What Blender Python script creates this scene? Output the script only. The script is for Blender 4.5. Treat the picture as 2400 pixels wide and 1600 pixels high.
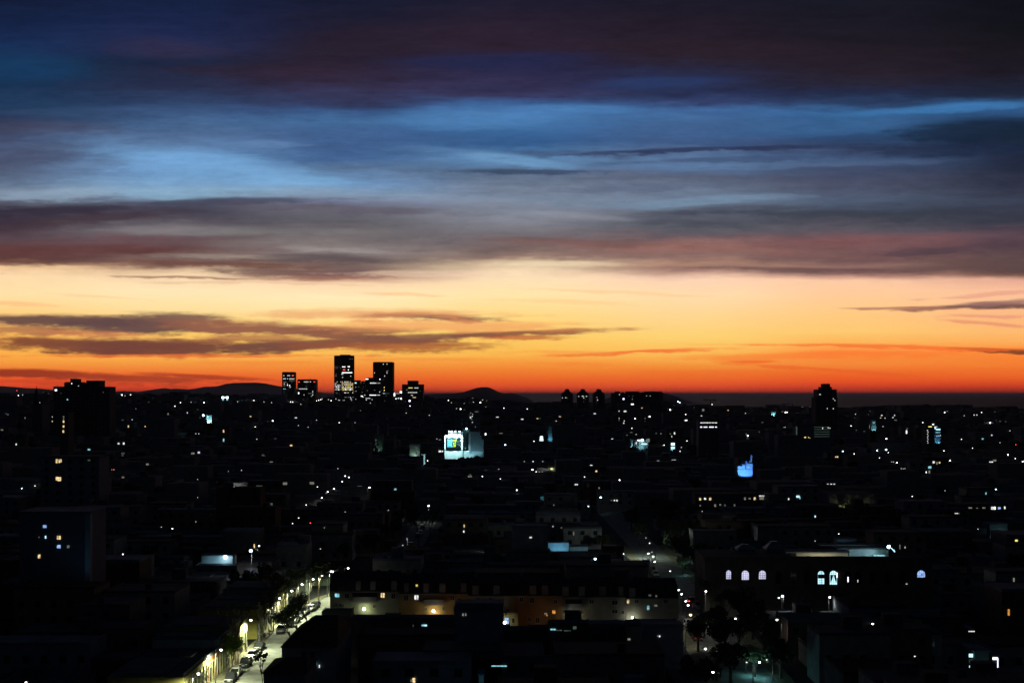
import bpy, math, random
from mathutils import Vector, Matrix
R = math.radians
sc = bpy.context.scene
for _o in list(bpy.data.objects): bpy.data.objects.remove(_o)
COL = sc.collection
F = 2400 / 36 * 50          # focal length in photo pixels (50 mm on a 36 mm sensor)
CH = 50.0                   # camera height above the near streets
HZ = 924.0                  # horizon row of the photo

# ------------------------------------------------------------------ camera
cam_d = bpy.data.cameras.new('camera'); cam = bpy.data.objects.new('camera', cam_d); COL.objects.link(cam)
cam.location = (0, 0, CH); cam.rotation_euler = (R(90), 0, 0)
cam_d.lens = 50; cam_d.sensor_width = 36; cam_d.shift_y = 124 / 2400
cam_d.clip_start = 0.5; cam_d.clip_end = 900000
sc.camera = cam
# ------------------------------------------------------------------ colour management / render
sc.view_settings.view_transform = 'Standard'; sc.view_settings.look = 'None'
sc.view_settings.exposure = 0; sc.view_settings.gamma = 1; sc.view_settings.use_curve_mapping = False
sc.render.engine = 'CYCLES'
sc.cycles.max_bounces = 3; sc.cycles.diffuse_bounces = 1; sc.cycles.glossy_bounces = 2
sc.cycles.transmission_bounces = 2; sc.cycles.volume_bounces = 0; sc.cycles.transparent_max_bounces = 6
sc.cycles.sample_clamp_direct = 0; sc.cycles.sample_clamp_indirect = 1.0
sc.cycles.use_denoising = True; sc.cycles.use_light_tree = True
try: sc.cycles.denoiser = 'OPENIMAGEDENOISE'
except Exception: pass

def s2l(c):
    c = c / 255.0
    return c / 12.92 if c <= 0.04045 else ((c + 0.055) / 1.055) ** 2.4
def lin(rgb): return (s2l(rgb[0]), s2l(rgb[1]), s2l(rgb[2]), 1)

HAZE = 2.4e-5
# ------------------------------------------------------------------ dusk sky
SKY = {
 0:   [(0,16,28,58),(60,17,34,72),(110,17,45,88),(150,14,50,85),(200,20,48,82),(240,28,58,95),(270,32,52,85),(300,50,60,88),(340,70,85,120),(400,80,90,118),(430,95,115,145),(452,122,138,160),(475,92,95,112),(490,60,54,72),(520,64,52,65),(545,80,62,72),(560,95,75,82),(575,100,64,64),(602,98,60,58),(612,130,88,74),(620,246,203,152),(650,253,222,165),(690,254,228,162),(730,254,213,130),(770,254,192,95),(830,254,180,72),(858,254,150,60),(880,255,104,47),(905,255,84,45),(924,233,66,43)],
 400: [(0,18,32,68),(60,22,36,76),(110,34,42,80),(150,28,38,65),(200,38,45,75),(230,42,62,100),(260,50,80,125),(290,65,100,145),(320,80,112,155),(345,90,130,175),(370,106,158,208),(400,108,158,208),(430,122,166,206),(455,130,165,195),(468,88,94,114),(490,70,66,82),(520,85,78,90),(545,122,115,120),(562,108,85,90),(590,102,68,68),(605,125,98,92),(618,130,92,80),(628,215,182,145),(645,248,218,168),(680,254,234,178),(720,254,228,155),(760,254,210,110),(830,254,193,80),(855,254,155,65),(880,255,111,47),(905,255,85,45),(924,233,66,43)],
 800: [(0,24,28,52),(60,32,28,48),(110,40,32,48),(160,44,34,52),(210,52,46,75),(240,50,60,100),(260,50,85,135),(290,60,105,155),(320,60,95,145),(350,60,95,145),(378,62,98,148),(398,88,120,158),(430,105,145,190),(455,125,155,185),(475,115,122,148),(495,104,104,118),(520,100,98,105),(545,108,102,106),(575,132,120,120),(590,148,138,136),(610,108,92,94),(625,122,98,92),(640,112,86,82),(652,185,145,118),(665,250,218,170),(700,254,238,180),(740,254,228,148),(790,254,205,100),(830,254,193,85),(860,254,150,60),(885,255,113,46),(924,233,66,43)],
 1200:[(0,30,28,48),(60,42,32,50),(110,45,33,50),(150,35,37,74),(190,48,44,78),(215,55,55,95),(235,50,92,148),(265,62,118,178),(300,50,100,155),(330,45,92,146),(352,72,118,164),(378,92,138,182),(400,84,104,134),(430,112,128,152),(470,128,138,158),(510,135,138,150),(545,122,116,122),(580,120,100,98),(600,155,125,112),(618,235,205,165),(640,252,225,180),(690,254,232,165),(740,254,220,128),(790,253,208,100),(830,254,193,80),(850,254,163,65),(870,255,136,51),(890,255,109,43),(905,255,91,45),(924,222,62,43)],
 1600:[(0,28,26,42),(60,36,28,42),(110,42,32,45),(150,42,34,50),(185,38,45,80),(215,38,48,85),(240,48,63,108),(260,55,100,155),(290,60,100,150),(320,60,95,145),(345,58,88,135),(375,86,116,156),(395,84,112,152),(420,90,100,125),(450,105,120,145),(475,108,126,150),(500,86,90,106),(530,92,95,105),(555,110,92,98),(580,148,105,98),(605,143,108,102),(620,178,135,113),(632,155,116,104),(642,205,165,140),(656,252,215,175),(690,254,222,165),(790,254,213,110),(830,254,193,85),(855,254,152,60),(880,255,119,46),(905,255,91,47),(924,225,62,43)],
 2000:[(0,24,26,38),(60,28,26,38),(120,34,28,38),(180,42,34,48),(215,32,42,72),(240,40,65,105),(260,45,100,155),(290,45,90,140),(320,38,70,110),(345,50,62,94),(370,64,88,126),(395,62,75,105),(430,75,80,105),(470,80,94,118),(500,62,68,82),(540,95,88,98),(570,125,85,88),(600,120,85,85),(622,145,108,98),(638,115,86,82),(647,190,142,122),(658,252,205,160),(690,254,206,150),(730,254,205,130),(780,254,205,110),(805,254,185,88),(825,254,148,62),(852,254,142,58),(876,255,110,41),(895,255,89,40),(910,231,70,41),(924,216,59,41)],
 2400:[(0,18,18,28),(60,20,20,28),(120,28,24,32),(180,30,26,38),(222,32,42,66),(245,40,92,146),(262,40,84,134),(280,28,55,90),(300,24,40,62),(340,26,38,62),(380,34,42,65),(420,45,50,70),(470,55,60,78),(520,58,60,75),(555,95,72,82),(580,85,65,75),(610,100,75,75),(635,95,72,70),(645,120,88,75),(657,225,170,140),(680,250,195,150),(710,250,195,140),(740,252,187,125),(775,253,188,108),(800,254,178,88),(818,254,145,58),(850,254,130,50),(880,255,112,42),(900,243,81,38),(912,216,63,37),(924,199,52,37)],
}
STROKES = [ # cx, cy, half length, half thickness, tilt deg, colour, opacity
 (60,160,150,30,0,(10,58,100),.6),(390,118,130,24,5,(58,48,74),.4),(420,150,180,14,2,(22,36,66),.5),
 (640,170,260,16,2,(52,36,52),.5),(1000,90,300,30,0,(46,34,50),.5),(1150,140,260,14,-2,(34,40,80),.6),(1550,196,170,12,-2,(36,58,108),.6),
 (1700,120,400,22,1,(44,33,44),.5),(1950,190,260,12,-2,(38,36,54),.5),(250,262,320,12,-1,(56,84,124),.4),(120,300,160,16,1,(72,74,102),.5),
 (1130,282,230,20,-1,(70,130,188),.65),(1340,254,170,9,1,(66,126,186),.7),(1330,296,160,12,-2,(58,112,170),.5),(1560,275,120,9,1,(62,112,168),.6),
 (2220,254,250,9,-2.5,(48,116,176),.9),(1960,295,260,16,-3,(50,100,152),.55),(2280,310,200,22,-1,(22,38,60),.7),(2230,350,260,14,0,(26,42,70),.6),
 (1640,353,400,5,-2,(44,52,86),.85),(1330,360,160,6,2,(66,76,112),.5),(1780,372,330,6,-2,(52,72,112),.5),(1620,392,340,7,-1,(92,128,170),.5),(1950,384,240,6,-2,(80,102,140),.5),
 (1270,403,230,5,1,(56,74,104),.8),(1060,352,130,6,3,(82,124,168),.5),(1190,374,150,11,7,(108,158,204),.75),(620,338,100,9,0,(98,138,186),.6),
 (560,398,230,26,7,(112,166,216),.75),(440,372,150,14,2,(112,168,222),.7),(690,428,150,15,2,(122,176,222),.65),(500,450,320,12,0,(136,176,206),.6),
 (110,362,110,22,0,(76,86,116),.5),(200,395,120,18,-8,(96,120,156),.4),(130,455,180,12,-2,(148,172,196),.65),(900,462,330,12,1,(136,156,182),.5),
 (130,492,240,11,-3,(54,46,62),.75),(520,474,290,8,-1,(72,74,94),.75),(820,492,260,9,2,(98,88,102),.5),(200,515,230,11,-6,(72,54,62),.5),
 (1560,440,260,9,-2,(92,104,132),.4),(1370,470,260,14,2,(122,142,166),.5),(1660,470,210,9,-3,(120,150,178),.65),(1330,504,150,7,4,(150,154,166),.45),
 (1690,492,190,9,-2,(74,76,92),.65),(1940,502,340,9,1,(62,66,80),.6),(1640,525,150,8,2,(78,80,92),.6),(2230,475,260,10,-2,(66,76,98),.45),
 (430,540,190,12,-1,(132,126,128),.6),(700,545,260,9,0,(130,126,126),.5),(330,562,330,7,-2,(106,78,84),.5),(200,585,240,11,-1,(104,62,62),.7),(560,575,130,8,2,(112,84,86),.5),
 (560,602,190,5,1,(160,142,130),.75),(720,586,60,9,3,(166,158,152),.6),(830,588,70,7,2,(168,160,156),.5),(690,575,200,14,1,(142,132,130),.4),(640,588,110,6,2,(118,96,96),.6),(760,606,170,8,2,(96,82,86),.65),
 (500,618,280,5,2,(118,78,68),.8),(690,640,200,8,2,(112,80,76),.75),(430,650,160,2.6,2,(150,108,88),.75),(760,650,170,5,-1,(160,112,92),.6),(620,664,260,3,1,(228,184,140),.5),
 (2080,562,260,12,-2,(132,84,84),.5),(1560,580,330,9,2,(160,108,98),.45),(1330,566,230,8,2,(128,92,88),.5),(2150,590,130,8,-3,(84,66,78),.6),(1900,632,300,4,1,(104,76,74),.6),
 (1010,640,260,7,0,(246,212,176),.5),(1300,618,170,7,1,(250,226,186),.5),
 (960,690,90,3,3,(250,196,130),.5),(1420,684,230,3,2,(252,204,140),.5),(1330,706,150,5,2,(252,206,134),.45),(40,712,90,5,2,(252,190,124),.6),(230,695,110,3,4,(252,208,146),.5),
 (150,750,330,11,1,(104,76,68),.97),(330,764,230,19,0,(98,74,70),.97),(440,748,150,13,3,(108,82,74),.9),(640,774,260,12,2,(116,82,68),.95),(820,777,210,9,0,(140,92,66),.85),
 (60,772,130,10,2,(150,96,70),.7),(230,782,170,8,3,(210,130,80),.6),(560,765,200,16,3,(168,108,76),.6),
 (160,808,260,17,3,(128,72,50),.95),(430,814,310,17,0,(120,72,54),.97),(330,806,230,13,0,(118,70,56),.8),(740,808,270,13,-2,(118,78,62),.95),(600,795,180,9,-1,(160,100,70),.7),(930,812,220,13,0,(160,86,52),.85),
 (1190,784,230,7,-3.5,(140,84,60),.92),(1230,794,120,6,-1,(190,98,58),.8),(980,792,200,9,-2,(130,86,66),.85),(1000,743,180,8,2,(112,80,68),.96),(880,738,300,12,0,(232,152,94),.6),(1060,764,300,13,0,(240,158,94),.65),
 (420,834,430,4,0,(244,118,56),.7),(980,843,190,5,0,(250,150,62),.6),(620,852,170,6,0,(250,140,60),.5),
 (110,878,190,10,2,(160,56,34),.95),(330,888,230,9,2,(176,66,40),.85),(470,882,170,5,3,(178,62,38),.8),(120,896,200,6,1,(214,66,36),.5),
 (1500,826,200,4,-3,(246,122,54),.9),(1320,827,120,4,0,(250,160,72),.6),(1360,856,110,3,1,(252,140,56),.5),(2290,718,170,7,-2.5,(112,80,72),.97),(2150,723,170,3,0,(176,120,94),.8),(2330,708,110,6,-4,(146,108,98),.85),
 (2330,686,150,4,-4,(226,160,130),.6),(2300,740,110,3,0,(232,156,118),.7),(2320,758,120,4,5,(230,148,108),.7),(2350,821,110,4.5,3,(124,66,40),.97),(2060,813,380,4,1,(248,112,46),.75),
 (1900,832,330,8,-1,(253,122,48),.6),(1770,845,60,3,2,(250,112,44),.8),(1960,868,260,4,4,(246,104,44),.65),(1700,872,260,7,0,(253,118,46),.4),(2200,846,260,8,2,(254,140,54),.4),
]
def build_world():
    w = bpy.data.worlds.new('World'); sc.world = w; w.use_nodes = True
    nt = w.node_tree; N = nt.nodes; N.clear(); L = nt.links
    def put(sock, v):
        if hasattr(v, 'is_linked') or isinstance(v, bpy.types.NodeSocket): L.new(v, sock)
        else: sock.default_value = v
    def m(op, a, b=0.0, c=0.0):
        n = N.new('ShaderNodeMath'); n.operation = op
        put(n.inputs[0], a); put(n.inputs[1], b); put(n.inputs[2], c); return n.outputs[0]
    def comb(x, y, z=0.0):
        n = N.new('ShaderNodeCombineXYZ'); put(n.inputs[0], x); put(n.inputs[1], y); put(n.inputs[2], z); return n.outputs[0]
    def noise(vec, scale=1.0, detail=4.0, rough=0.5):
        n = N.new('ShaderNodeTexNoise'); n.noise_dimensions = '3D'; L.new(vec, n.inputs['Vector'])
        n.inputs['Scale'].default_value = scale; n.inputs['Detail'].default_value = detail; n.inputs['Roughness'].default_value = rough
        return m('SUBTRACT', n.outputs['Fac'], 0.5)
    def mix(fac, a, b):
        n = N.new('ShaderNodeMix'); n.data_type = 'RGBA'; n.clamp_factor = True
        put(n.inputs[0], fac); put(n.inputs[6], a); put(n.inputs[7], b); return n.outputs[2]
    def mrange(v, a, b, c, d, smooth=True):
        n = N.new('ShaderNodeMapRange'); n.interpolation_type = 'SMOOTHSTEP' if smooth else 'LINEAR'
        put(n.inputs[0], v); put(n.inputs[1], a); put(n.inputs[2], b); put(n.inputs[3], c); put(n.inputs[4], d); return n.outputs[0]
    def gainc(a, g):
        n = N.new('ShaderNodeVectorMath'); n.operation = 'MULTIPLY'; L.new(a, n.inputs[0]); n.inputs[1].default_value = g; return n.outputs[0]
    tc = N.new('ShaderNodeTexCoord'); sp = N.new('ShaderNodeSeparateXYZ'); L.new(tc.outputs['Generated'], sp.inputs[0])
    x, y, z = sp.outputs
    h = m('SQRT', m('ADD', m('MULTIPLY', x, x), m('MULTIPLY', y, y)))
    h = m('MAXIMUM', h, 0.02)
    cy = m('DIVIDE', y, h)
    c = m('MAXIMUM', cy, 0.5)
    hc = m('MULTIPLY', h, c)
    # U, V: azimuth / elevation of the sky measured in hundredths of the focal length
    U = m('ADD', m('MULTIPLY', m('DIVIDE', x, hc), F / 100), 12.0)
    V = m('SUBTRACT', HZ / 100, m('MULTIPLY', m('DIVIDE', z, hc), F / 100))
    low = mrange(V, 6.0, 6.7, 1.0, 0.35)            # calmer air in the clear band
    nearh = mrange(V, 8.3, 9.1, 1.0, 0.0)
    n1 = noise(comb(m('MULTIPLY', U, 0.22), m('MULTIPLY', V, 1.5), 3.1), 1.0, 5.0, 0.55)
    n2 = noise(comb(m('MULTIPLY', U, 0.6), m('MULTIPLY', V, 4.5), 7.7), 1.0, 5.0, 0.6)
    n3 = noise(comb(m('MULTIPLY', U, 1.7), m('MULTIPLY', V, 6.0), 1.3), 1.0, 6.0, 0.62)
    wv = m('ADD', m('MULTIPLY', n1, 0.55), m('ADD', m('MULTIPLY', n2, 0.28), m('MULTIPLY', n3, 0.10)))
    wv = m('MULTIPLY', m('MULTIPLY', wv, low), nearh)
    Vw = m('ADD', V, wv)
    Uw = m('ADD', U, m('MULTIPLY', n1, 2.0))
    fac = m('DIVIDE', Vw, 9.24)
    cols = []
    for px in sorted(SKY):
        r = N.new('ShaderNodeValToRGB'); L.new(fac, r.inputs[0]); cr = r.color_ramp; cr.interpolation = 'LINEAR'
        st = SKY[px][:32]
        cr.elements[0].position = st[0][0] / 924; cr.elements[0].color = lin(st[0][1:])
        cr.elements[1].position = 1.0; cr.elements[1].color = lin(st[-1][1:])
        for s in st[1:-1]:
            e = cr.elements.new(s[0] / 924); e.color = lin(s[1:])
        cols.append((px / 100, r.outputs[0]))
    C = cols[0][1]
    for i in range(1, len(cols)):
        C = mix(mrange(Uw, cols[i-1][0], cols[i][0], 0.0, 1.0), C, cols[i][1])
    P = comb(m('ADD', U, m('MULTIPLY', n1, 1.2)), m('ADD', V, m('ADD', m('MULTIPLY', n1, 0.16), m('ADD', m('MULTIPLY', n2, 0.14), m('MULTIPLY', n3, 0.07)))))
    streak = noise(comb(m('MULTIPLY', U, 0.8), m('MULTIPLY', V, 14.0), 5.5), 1.0, 4.0, 0.6)
    ero = m('ADD', m('MULTIPLY', n2, 0.95), m('ADD', m('MULTIPLY', n3, 0.95), m('MULTIPLY', streak, 0.75)))
    for (cx, cyy, hl, ht, ang, col, op) in STROKES:
        mp = N.new('ShaderNodeMapping'); mp.vector_type = 'TEXTURE'; L.new(P, mp.inputs[0])
        mp.inputs[1].default_value = (cx / 100, cyy / 100, 0); mp.inputs[2].default_value = (0, 0, R(ang)); mp.inputs[3].default_value = (hl / 100 * 1.25 * 1.8, ht / 100 * 1.5 * 1.8, 1.8)
        gr = N.new('ShaderNodeTexGradient'); gr.gradient_type = 'SPHERICAL'; L.new(mp.outputs[0], gr.inputs[0])
        C = mix(mrange(m('MULTIPLY_ADD', gr.outputs['Fac'], -1.8, ero), -0.75, -1.45, 0.0, op), C, lin(col))
    # fine streak brightness in the cloud deck
    n4 = noise(comb(m('MULTIPLY', m('ADD', U, m('MULTIPLY', n3, 0.5)), 2.6), m('MULTIPLY', V, 11.0), 9.3), 1.0, 6.0, 0.68)
    up = mrange(V, 6.0, 6.8, 1.0, 0.12)
    tex = m('ADD', m('MULTIPLY', n2, 0.55), m('ADD', m('MULTIPLY', n3, 0.4), m('MULTIPLY', streak, 0.25)))
    k = m('ADD', 1.0, m('MULTIPLY', m('SUBTRACT', m('ADD', m('MULTIPLY', tex, 0.75), m('MULTIPLY', n4, 0.32)), 0.07), up))
    vm = N.new('ShaderNodeVectorMath'); vm.operation = 'SCALE'; L.new(C, vm.inputs[0]); L.new(k, vm.inputs['Scale'])
    C = vm.outputs[0]
    hs = N.new('ShaderNodeHueSaturation'); L.new(C, hs.inputs['Color']); L.new(mrange(V, 6.0, 6.8, 0.95, 1.0), hs.inputs['Saturation']); C = hs.outputs[0]
    gw = m('MULTIPLY', mrange(V, 6.1, 6.6, 0.0, 1.0), mrange(V, 8.2, 8.8, 1.0, 0.0))
    C = mix(gw, C, gainc(C, (1.07, 1.02, 1.12)))
    # the sky away from the glow is deep dusk blue-grey; overhead the dark deck goes on
    C = mix(mrange(cy, 0.93, 0.1, 0.0, 1.0), C, (0.0042, 0.0065, 0.0115, 1))
    C = mix(mrange(z, 0.28, 0.6, 0.0, 0.8), C, (0.0045, 0.006, 0.0105, 1))
    bg = N.new('ShaderNodeBackground'); L.new(C, bg.inputs[0]); bg.inputs[1].default_value = 1.0
    out = N.new('ShaderNodeOutputWorld'); L.new(bg.outputs[0], out.inputs[0])
    w.cycles.sampling_method = 'MANUAL'; w.cycles.sample_map_resolution = 1024
build_world()

# ------------------------------------------------------------------ materials
MATS = {}
def mat(name, col, rough=0.85, var=0.25, scale=0.6, bump=0.2, metal=0.0, spec=0.06):
    if name in MATS: return MATS[name]
    m = bpy.data.materials.new(name); m.use_nodes = True; nt = m.node_tree; b = nt.nodes['Principled BSDF']
    b.inputs['Roughness'].default_value = rough; b.inputs['Metallic'].default_value = metal
    b.inputs['Specular IOR Level'].default_value = spec
    tc = nt.nodes.new('ShaderNodeTexCoord'); n = nt.nodes.new('ShaderNodeTexNoise')
    n.inputs['Scale'].default_value = scale; n.inputs['Detail'].default_value = 6
    nt.links.new(tc.outputs['Object'], n.inputs['Vector'])
    r = nt.nodes.new('ShaderNodeValToRGB'); nt.links.new(n.outputs['Fac'], r.inputs[0])
    r.color_ramp.elements[0].position = 0.3; r.color_ramp.elements[1].position = 0.72
    r.color_ramp.elements[0].color = (*[c * (1 - var) for c in col], 1); r.color_ramp.elements[1].color = (*[min(1, c * (1 + var)) for c in col], 1)
    nt.links.new(r.outputs[0], b.inputs['Base Color'])
    if bump:
        bp = nt.nodes.new('ShaderNodeBump'); bp.inputs['Strength'].default_value = bump; bp.inputs['Distance'].default_value = 0.05
        nt.links.new(n.outputs['Fac'], bp.inputs['Height']); nt.links.new(bp.outputs[0], b.inputs['Normal'])
    MATS[name] = m; return m
def emit(name, col, strength, var=0.0, scale=1.0):
    if name in MATS: return MATS[name]
    m = bpy.data.materials.new(name); m.use_nodes = True; nt = m.node_tree; nt.nodes.clear()
    e = nt.nodes.new('ShaderNodeEmission'); o = nt.nodes.new('ShaderNodeOutputMaterial')
    e.inputs[0].default_value = (*col, 1); e.inputs[1].default_value = strength
    if var:
        tc = nt.nodes.new('ShaderNodeTexCoord'); n = nt.nodes.new('ShaderNodeTexNoise'); n.inputs['Scale'].default_value = scale
        nt.links.new(tc.outputs['Object'], n.inputs['Vector'])
        mr = nt.nodes.new('ShaderNodeMapRange'); mr.inputs[1].default_value = 0.35; mr.inputs[2].default_value = 0.65
        mr.inputs[3].default_value = strength * (1 - var); mr.inputs[4].default_value = strength * (1 + var)
        nt.links.new(n.outputs['Fac'], mr.inputs[0]); nt.links.new(mr.outputs[0], e.inputs[1])
    nt.links.new(e.outputs[0], o.inputs[0]); MATS[name] = m; return m

M_WALLS = [mat('render_grey', (.26,.26,.27)), mat('render_cream', (.36,.32,.25)), mat('render_white', (.5,.5,.48)),
           mat('render_blue_grey', (.2,.24,.29)), mat('brick_brown', (.24,.15,.11)), mat('render_dark', (.13,.13,.14))]
M_DARKW = [M_WALLS[0], mat('unlit_cream', (.2,.18,.15)), mat('unlit_white', (.3,.3,.29)), M_WALLS[3], mat('unlit_brick', (.13,.09,.075)), M_WALLS[5]]  # darker wall copies, the unlit look is put into the colour
M_ROOF = mat('bitumen_roof', (.10,.11,.125), rough=.9, var=.35, scale=.25)
M_ROOFB = mat('membrane_roof', (.17,.2,.25), rough=.8, var=.4, scale=.2)
M_TILE = mat('dark_roof_tiles', (.075,.06,.055), var=.4, scale=1.5)
M_GLASS = mat('dark_window_glass', (.02,.025,.03), rough=.15, var=.2, bump=0, spec=.5)
M_FRAME = mat('pale_window_frame', (.4,.4,.38), var=.1)
M_TREE = mat('tree_leaves', (.045,.06,.03), var=.5, scale=2)
M_BARK = mat('tree_bark', (.09,.075,.055), var=.4, scale=5)
M_POLE = mat('galvanised_pole', (.25,.26,.26), rough=.5, metal=.6, bump=0)
M_ASPH = mat('worn_asphalt', (.23,.245,.225), var=.35, scale=.35, bump=.3)
M_PAVE = mat('pavement_slabs', (.2,.195,.13), var=.35, scale=.8)
M_GROUND = mat('city_ground', (.035,.038,.04), var=.5, scale=.05)
E_LAMP = emit('lamp_white', (1,.98,.93), 11); E_LAMPC = emit('lamp_cold', (.6,.88,1), 14); E_FAINT = emit('lamp_faint', (1,.96,.88), 1.3); E_MID = emit('lamp_mid', (1,.98,.92), 4); E_LAMPN = emit('lamp_near', (1,.98,.92), 14)
E_LAMPW = emit('lamp_warm', (1,.75,.4), 9); E_RED = emit('lamp_red', (1,.06,.04), 4); E_LAMPV = emit('lamp_violet', (.8,.82,1), 11)
WIN = {'w': emit('window_warm', (1,.72,.34), .9, .6, 2), 'c': emit('glow_cyan', (.35,.85,.95), .75, .5, 2), 'n': emit('window_white', (.9,.95,.9), 1.0, .5, 2),
       'b': emit('glow_blue', (.35,.55,1), .9, .5, 2), 'W': emit('window_bright', (.95,1,1), 2.6), 'C': emit('glow_bright_cyan', (.5,.9,1), 1.5),
       'd': emit('window_dim', (.75,.75,.6), .22, .5, 2), 'g': emit('glow_dim_green', (.4,.62,.5), .11, .5, 2), 'o': emit('window_orange', (1,.42,.08), .8, .4, 2),
       'y': emit('window_yellow', (1,.8,.2), 1.4, .3, 2), 'v': emit('window_violet', (.72,.72,1), .9, .25, .8), 'V': emit('window_violet_bright', (.8,.8,1), 2.2), 'r': E_RED}  # cyan, blue and green also serve as glow on lit surfaces
WINNAME = {'w': 'warm', 'c': 'cyan', 'n': 'white', 'b': 'blue', 'W': 'bright white', 'C': 'bright cyan', 'd': 'dim', 'g': 'dim green', 'o': 'orange', 'y': 'yellow', 'v': 'violet white', 'V': 'bright violet white', 'r': 'red'}

# ------------------------------------------------------------------ helpers
def lerp_tab(tab, u):
    if u <= tab[0][0]: return tab[0][1]
    for (a, va), (b, vb) in zip(tab, tab[1:]):
        if u <= b: return va + (vb - va) * (u - a) / (b - a)
    return tab[-1][1]
RIDGE = [(-600,43),(0,42),(600,38),(1000,32),(1300,25),(1600,16),(2400,13),(3200,13)]
def sstep(t): t = max(0, min(1, t)); return t * t * (3 - 2 * t)
def gz(x, y):
    if y < 900: return 0.0
    u = 1200 + x / y * F
    hgt = lerp_tab(RIDGE, u)
    return hgt * sstep((y - 1100) / 1900) - (hgt + 8) * sstep((y - 3500) / 900)
def P(px, py, D): return Vector(((px - 1200) * D / F, D, CH - (py - HZ) * D / F))
def proj(x, y, z): return 1200 + x / y * F, HZ + (CH - z) / y * F
def hit(px, py, h):
    D = 180.0
    while D < 3300:
        x = (px - 1200) * D / F
        if CH - (py - HZ) * D / F <= gz(x, D) + h: return D
        D += 4 if D < 900 else 12
    return 3000.0

class MB:
    def __init__(s): s.v = []; s.f = []
    def quad(s, a, b, c, d):
        i = len(s.v); s.v += [tuple(a), tuple(b), tuple(c), tuple(d)]; s.f.append((i, i+1, i+2, i+3)); return s
    def poly(s, pts):
        i = len(s.v); s.v += [tuple(p) for p in pts]; s.f.append(tuple(range(i, i + len(pts)))); return s
    def box(s, x0, x1, y0, y1, z0, z1):
        i = len(s.v)
        s.v += [(x0,y0,z0),(x1,y0,z0),(x1,y1,z0),(x0,y1,z0),(x0,y0,z1),(x1,y0,z1),(x1,y1,z1),(x0,y1,z1)]
        s.f += [(i,i+3,i+2,i+1),(i+4,i+5,i+6,i+7),(i,i+1,i+5,i+4),(i+1,i+2,i+6,i+5),(i+2,i+3,i+7,i+6),(i+3,i,i+4,i+7)]; return s
    def prism(s, pts, z0, z1, top=1.0):
        n = len(pts); i = len(s.v); cx = sum(p[0] for p in pts)/n; cy = sum(p[1] for p in pts)/n
        s.v += [(p[0], p[1], z0) for p in pts] + [(cx+(p[0]-cx)*top, cy+(p[1]-cy)*top, z1) for p in pts]
        s.f.append(tuple(i + k for k in reversed(range(n)))); s.f.append(tuple(i + n + k for k in range(n)))
        for k in range(n): s.f.append((i+k, i+(k+1)%n, i+n+(k+1)%n, i+n+k))
        return s
    def tube(s, a, b, r0, r1=None, n=6):
        a = Vector(a); b = Vector(b); r1 = r0 if r1 is None else r1
        d = (b - a).normalized(); u = d.orthogonal().normalized(); w = d.cross(u); i = len(s.v)
        for p, r in ((a, r0), (b, r1)):
            for k in range(n):
                t = 2 * math.pi * k / n; s.v.append(tuple(p + (u * math.cos(t) + w * math.sin(t)) * r))
        for k in range(n): s.f.append((i+k, i+(k+1)%n, i+n+(k+1)%n, i+n+k))
        s.f.append(tuple(i + n + k for k in range(n))); s.f.append(tuple(i + k for k in reversed(range(n)))); return s
    def ball(s, c, rx, ry=None, rz=None, seg=8, rings=5, jit=0, rnd=random):
        ry = rx if ry is None else ry; rz = rx if rz is None else rz; i = len(s.v)
        s.v.append((c[0], c[1], c[2]-rz))
        for a in range(1, rings):
            ph = -math.pi/2 + math.pi*a/rings
            for k in range(seg):
                t = 2*math.pi*k/seg; q = 1 + (rnd.random()-.5)*jit
                s.v.append((c[0]+rx*math.cos(ph)*math.cos(t)*q, c[1]+ry*math.cos(ph)*math.sin(t)*q, c[2]+rz*math.sin(ph)*q))
        s.v.append((c[0], c[1], c[2]+rz)); e = len(s.v)-1
        for k in range(seg):
            s.f.append((i, i+1+(k+1)%seg, i+1+k)); s.f.append((e, e-seg+k, e-seg+(k+1)%seg))
        for a in range(rings-2):
            for k in range(seg):
                p = i+1+a*seg; s.f.append((p+k, p+(k+1)%seg, p+seg+(k+1)%seg, p+seg+k))
        return s
    def mesh(s, name, m, smooth=False):
        me = bpy.data.meshes.new(name); me.from_pydata(s.v, [], s.f); me.validate(); me.update()
        if m: me.materials.append(m)
        if smooth: me.polygons.foreach_set('use_smooth', [True]*len(me.polygons))
        return me
    def build(s, name, m, parent=None, loc=None, smooth=False, kind=None):
        o = bpy.data.objects.new(name, s.mesh(name, m, smooth)); COL.objects.link(o)
        if parent: o.parent = parent
        if loc is not None: o.location = loc
        if kind: o['kind'] = kind
        return o
    def shift(s, d):
        s.v = [(p[0]-d[0], p[1]-d[1], p[2]-d[2]) for p in s.v]; return s
def tag(o, label, cat, group=None, kind=None):
    if label: o['label'] = label
    if cat: o['category'] = cat
    if group: o['group'] = group
    if kind: o['kind'] = kind
    return o
def empty(name, loc, label, cat, group=None, rz=0):
    o = bpy.data.objects.new(name, None); COL.objects.link(o); o.location = loc; o.rotation_euler = (0, 0, rz)
    return tag(o, label, cat, group)
def copy_tree(o, parent=None):
    c = o.copy(); COL.objects.link(c)
    if parent: c.parent = parent
    for ch in o.children: copy_tree(ch, c)
    return c
APRON = []
RECTS = []      # footprints in use (x0, x1, y0, y1)
PROT = []       # things that must stay in view (px, py, D)
def protect(x0, x1, y0, y1, D, st=6):
    px = x0
    while px <= x1:
        py = y0
        while py <= y1: PROT.append((px, py, D)); py += st
        px += st
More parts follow.
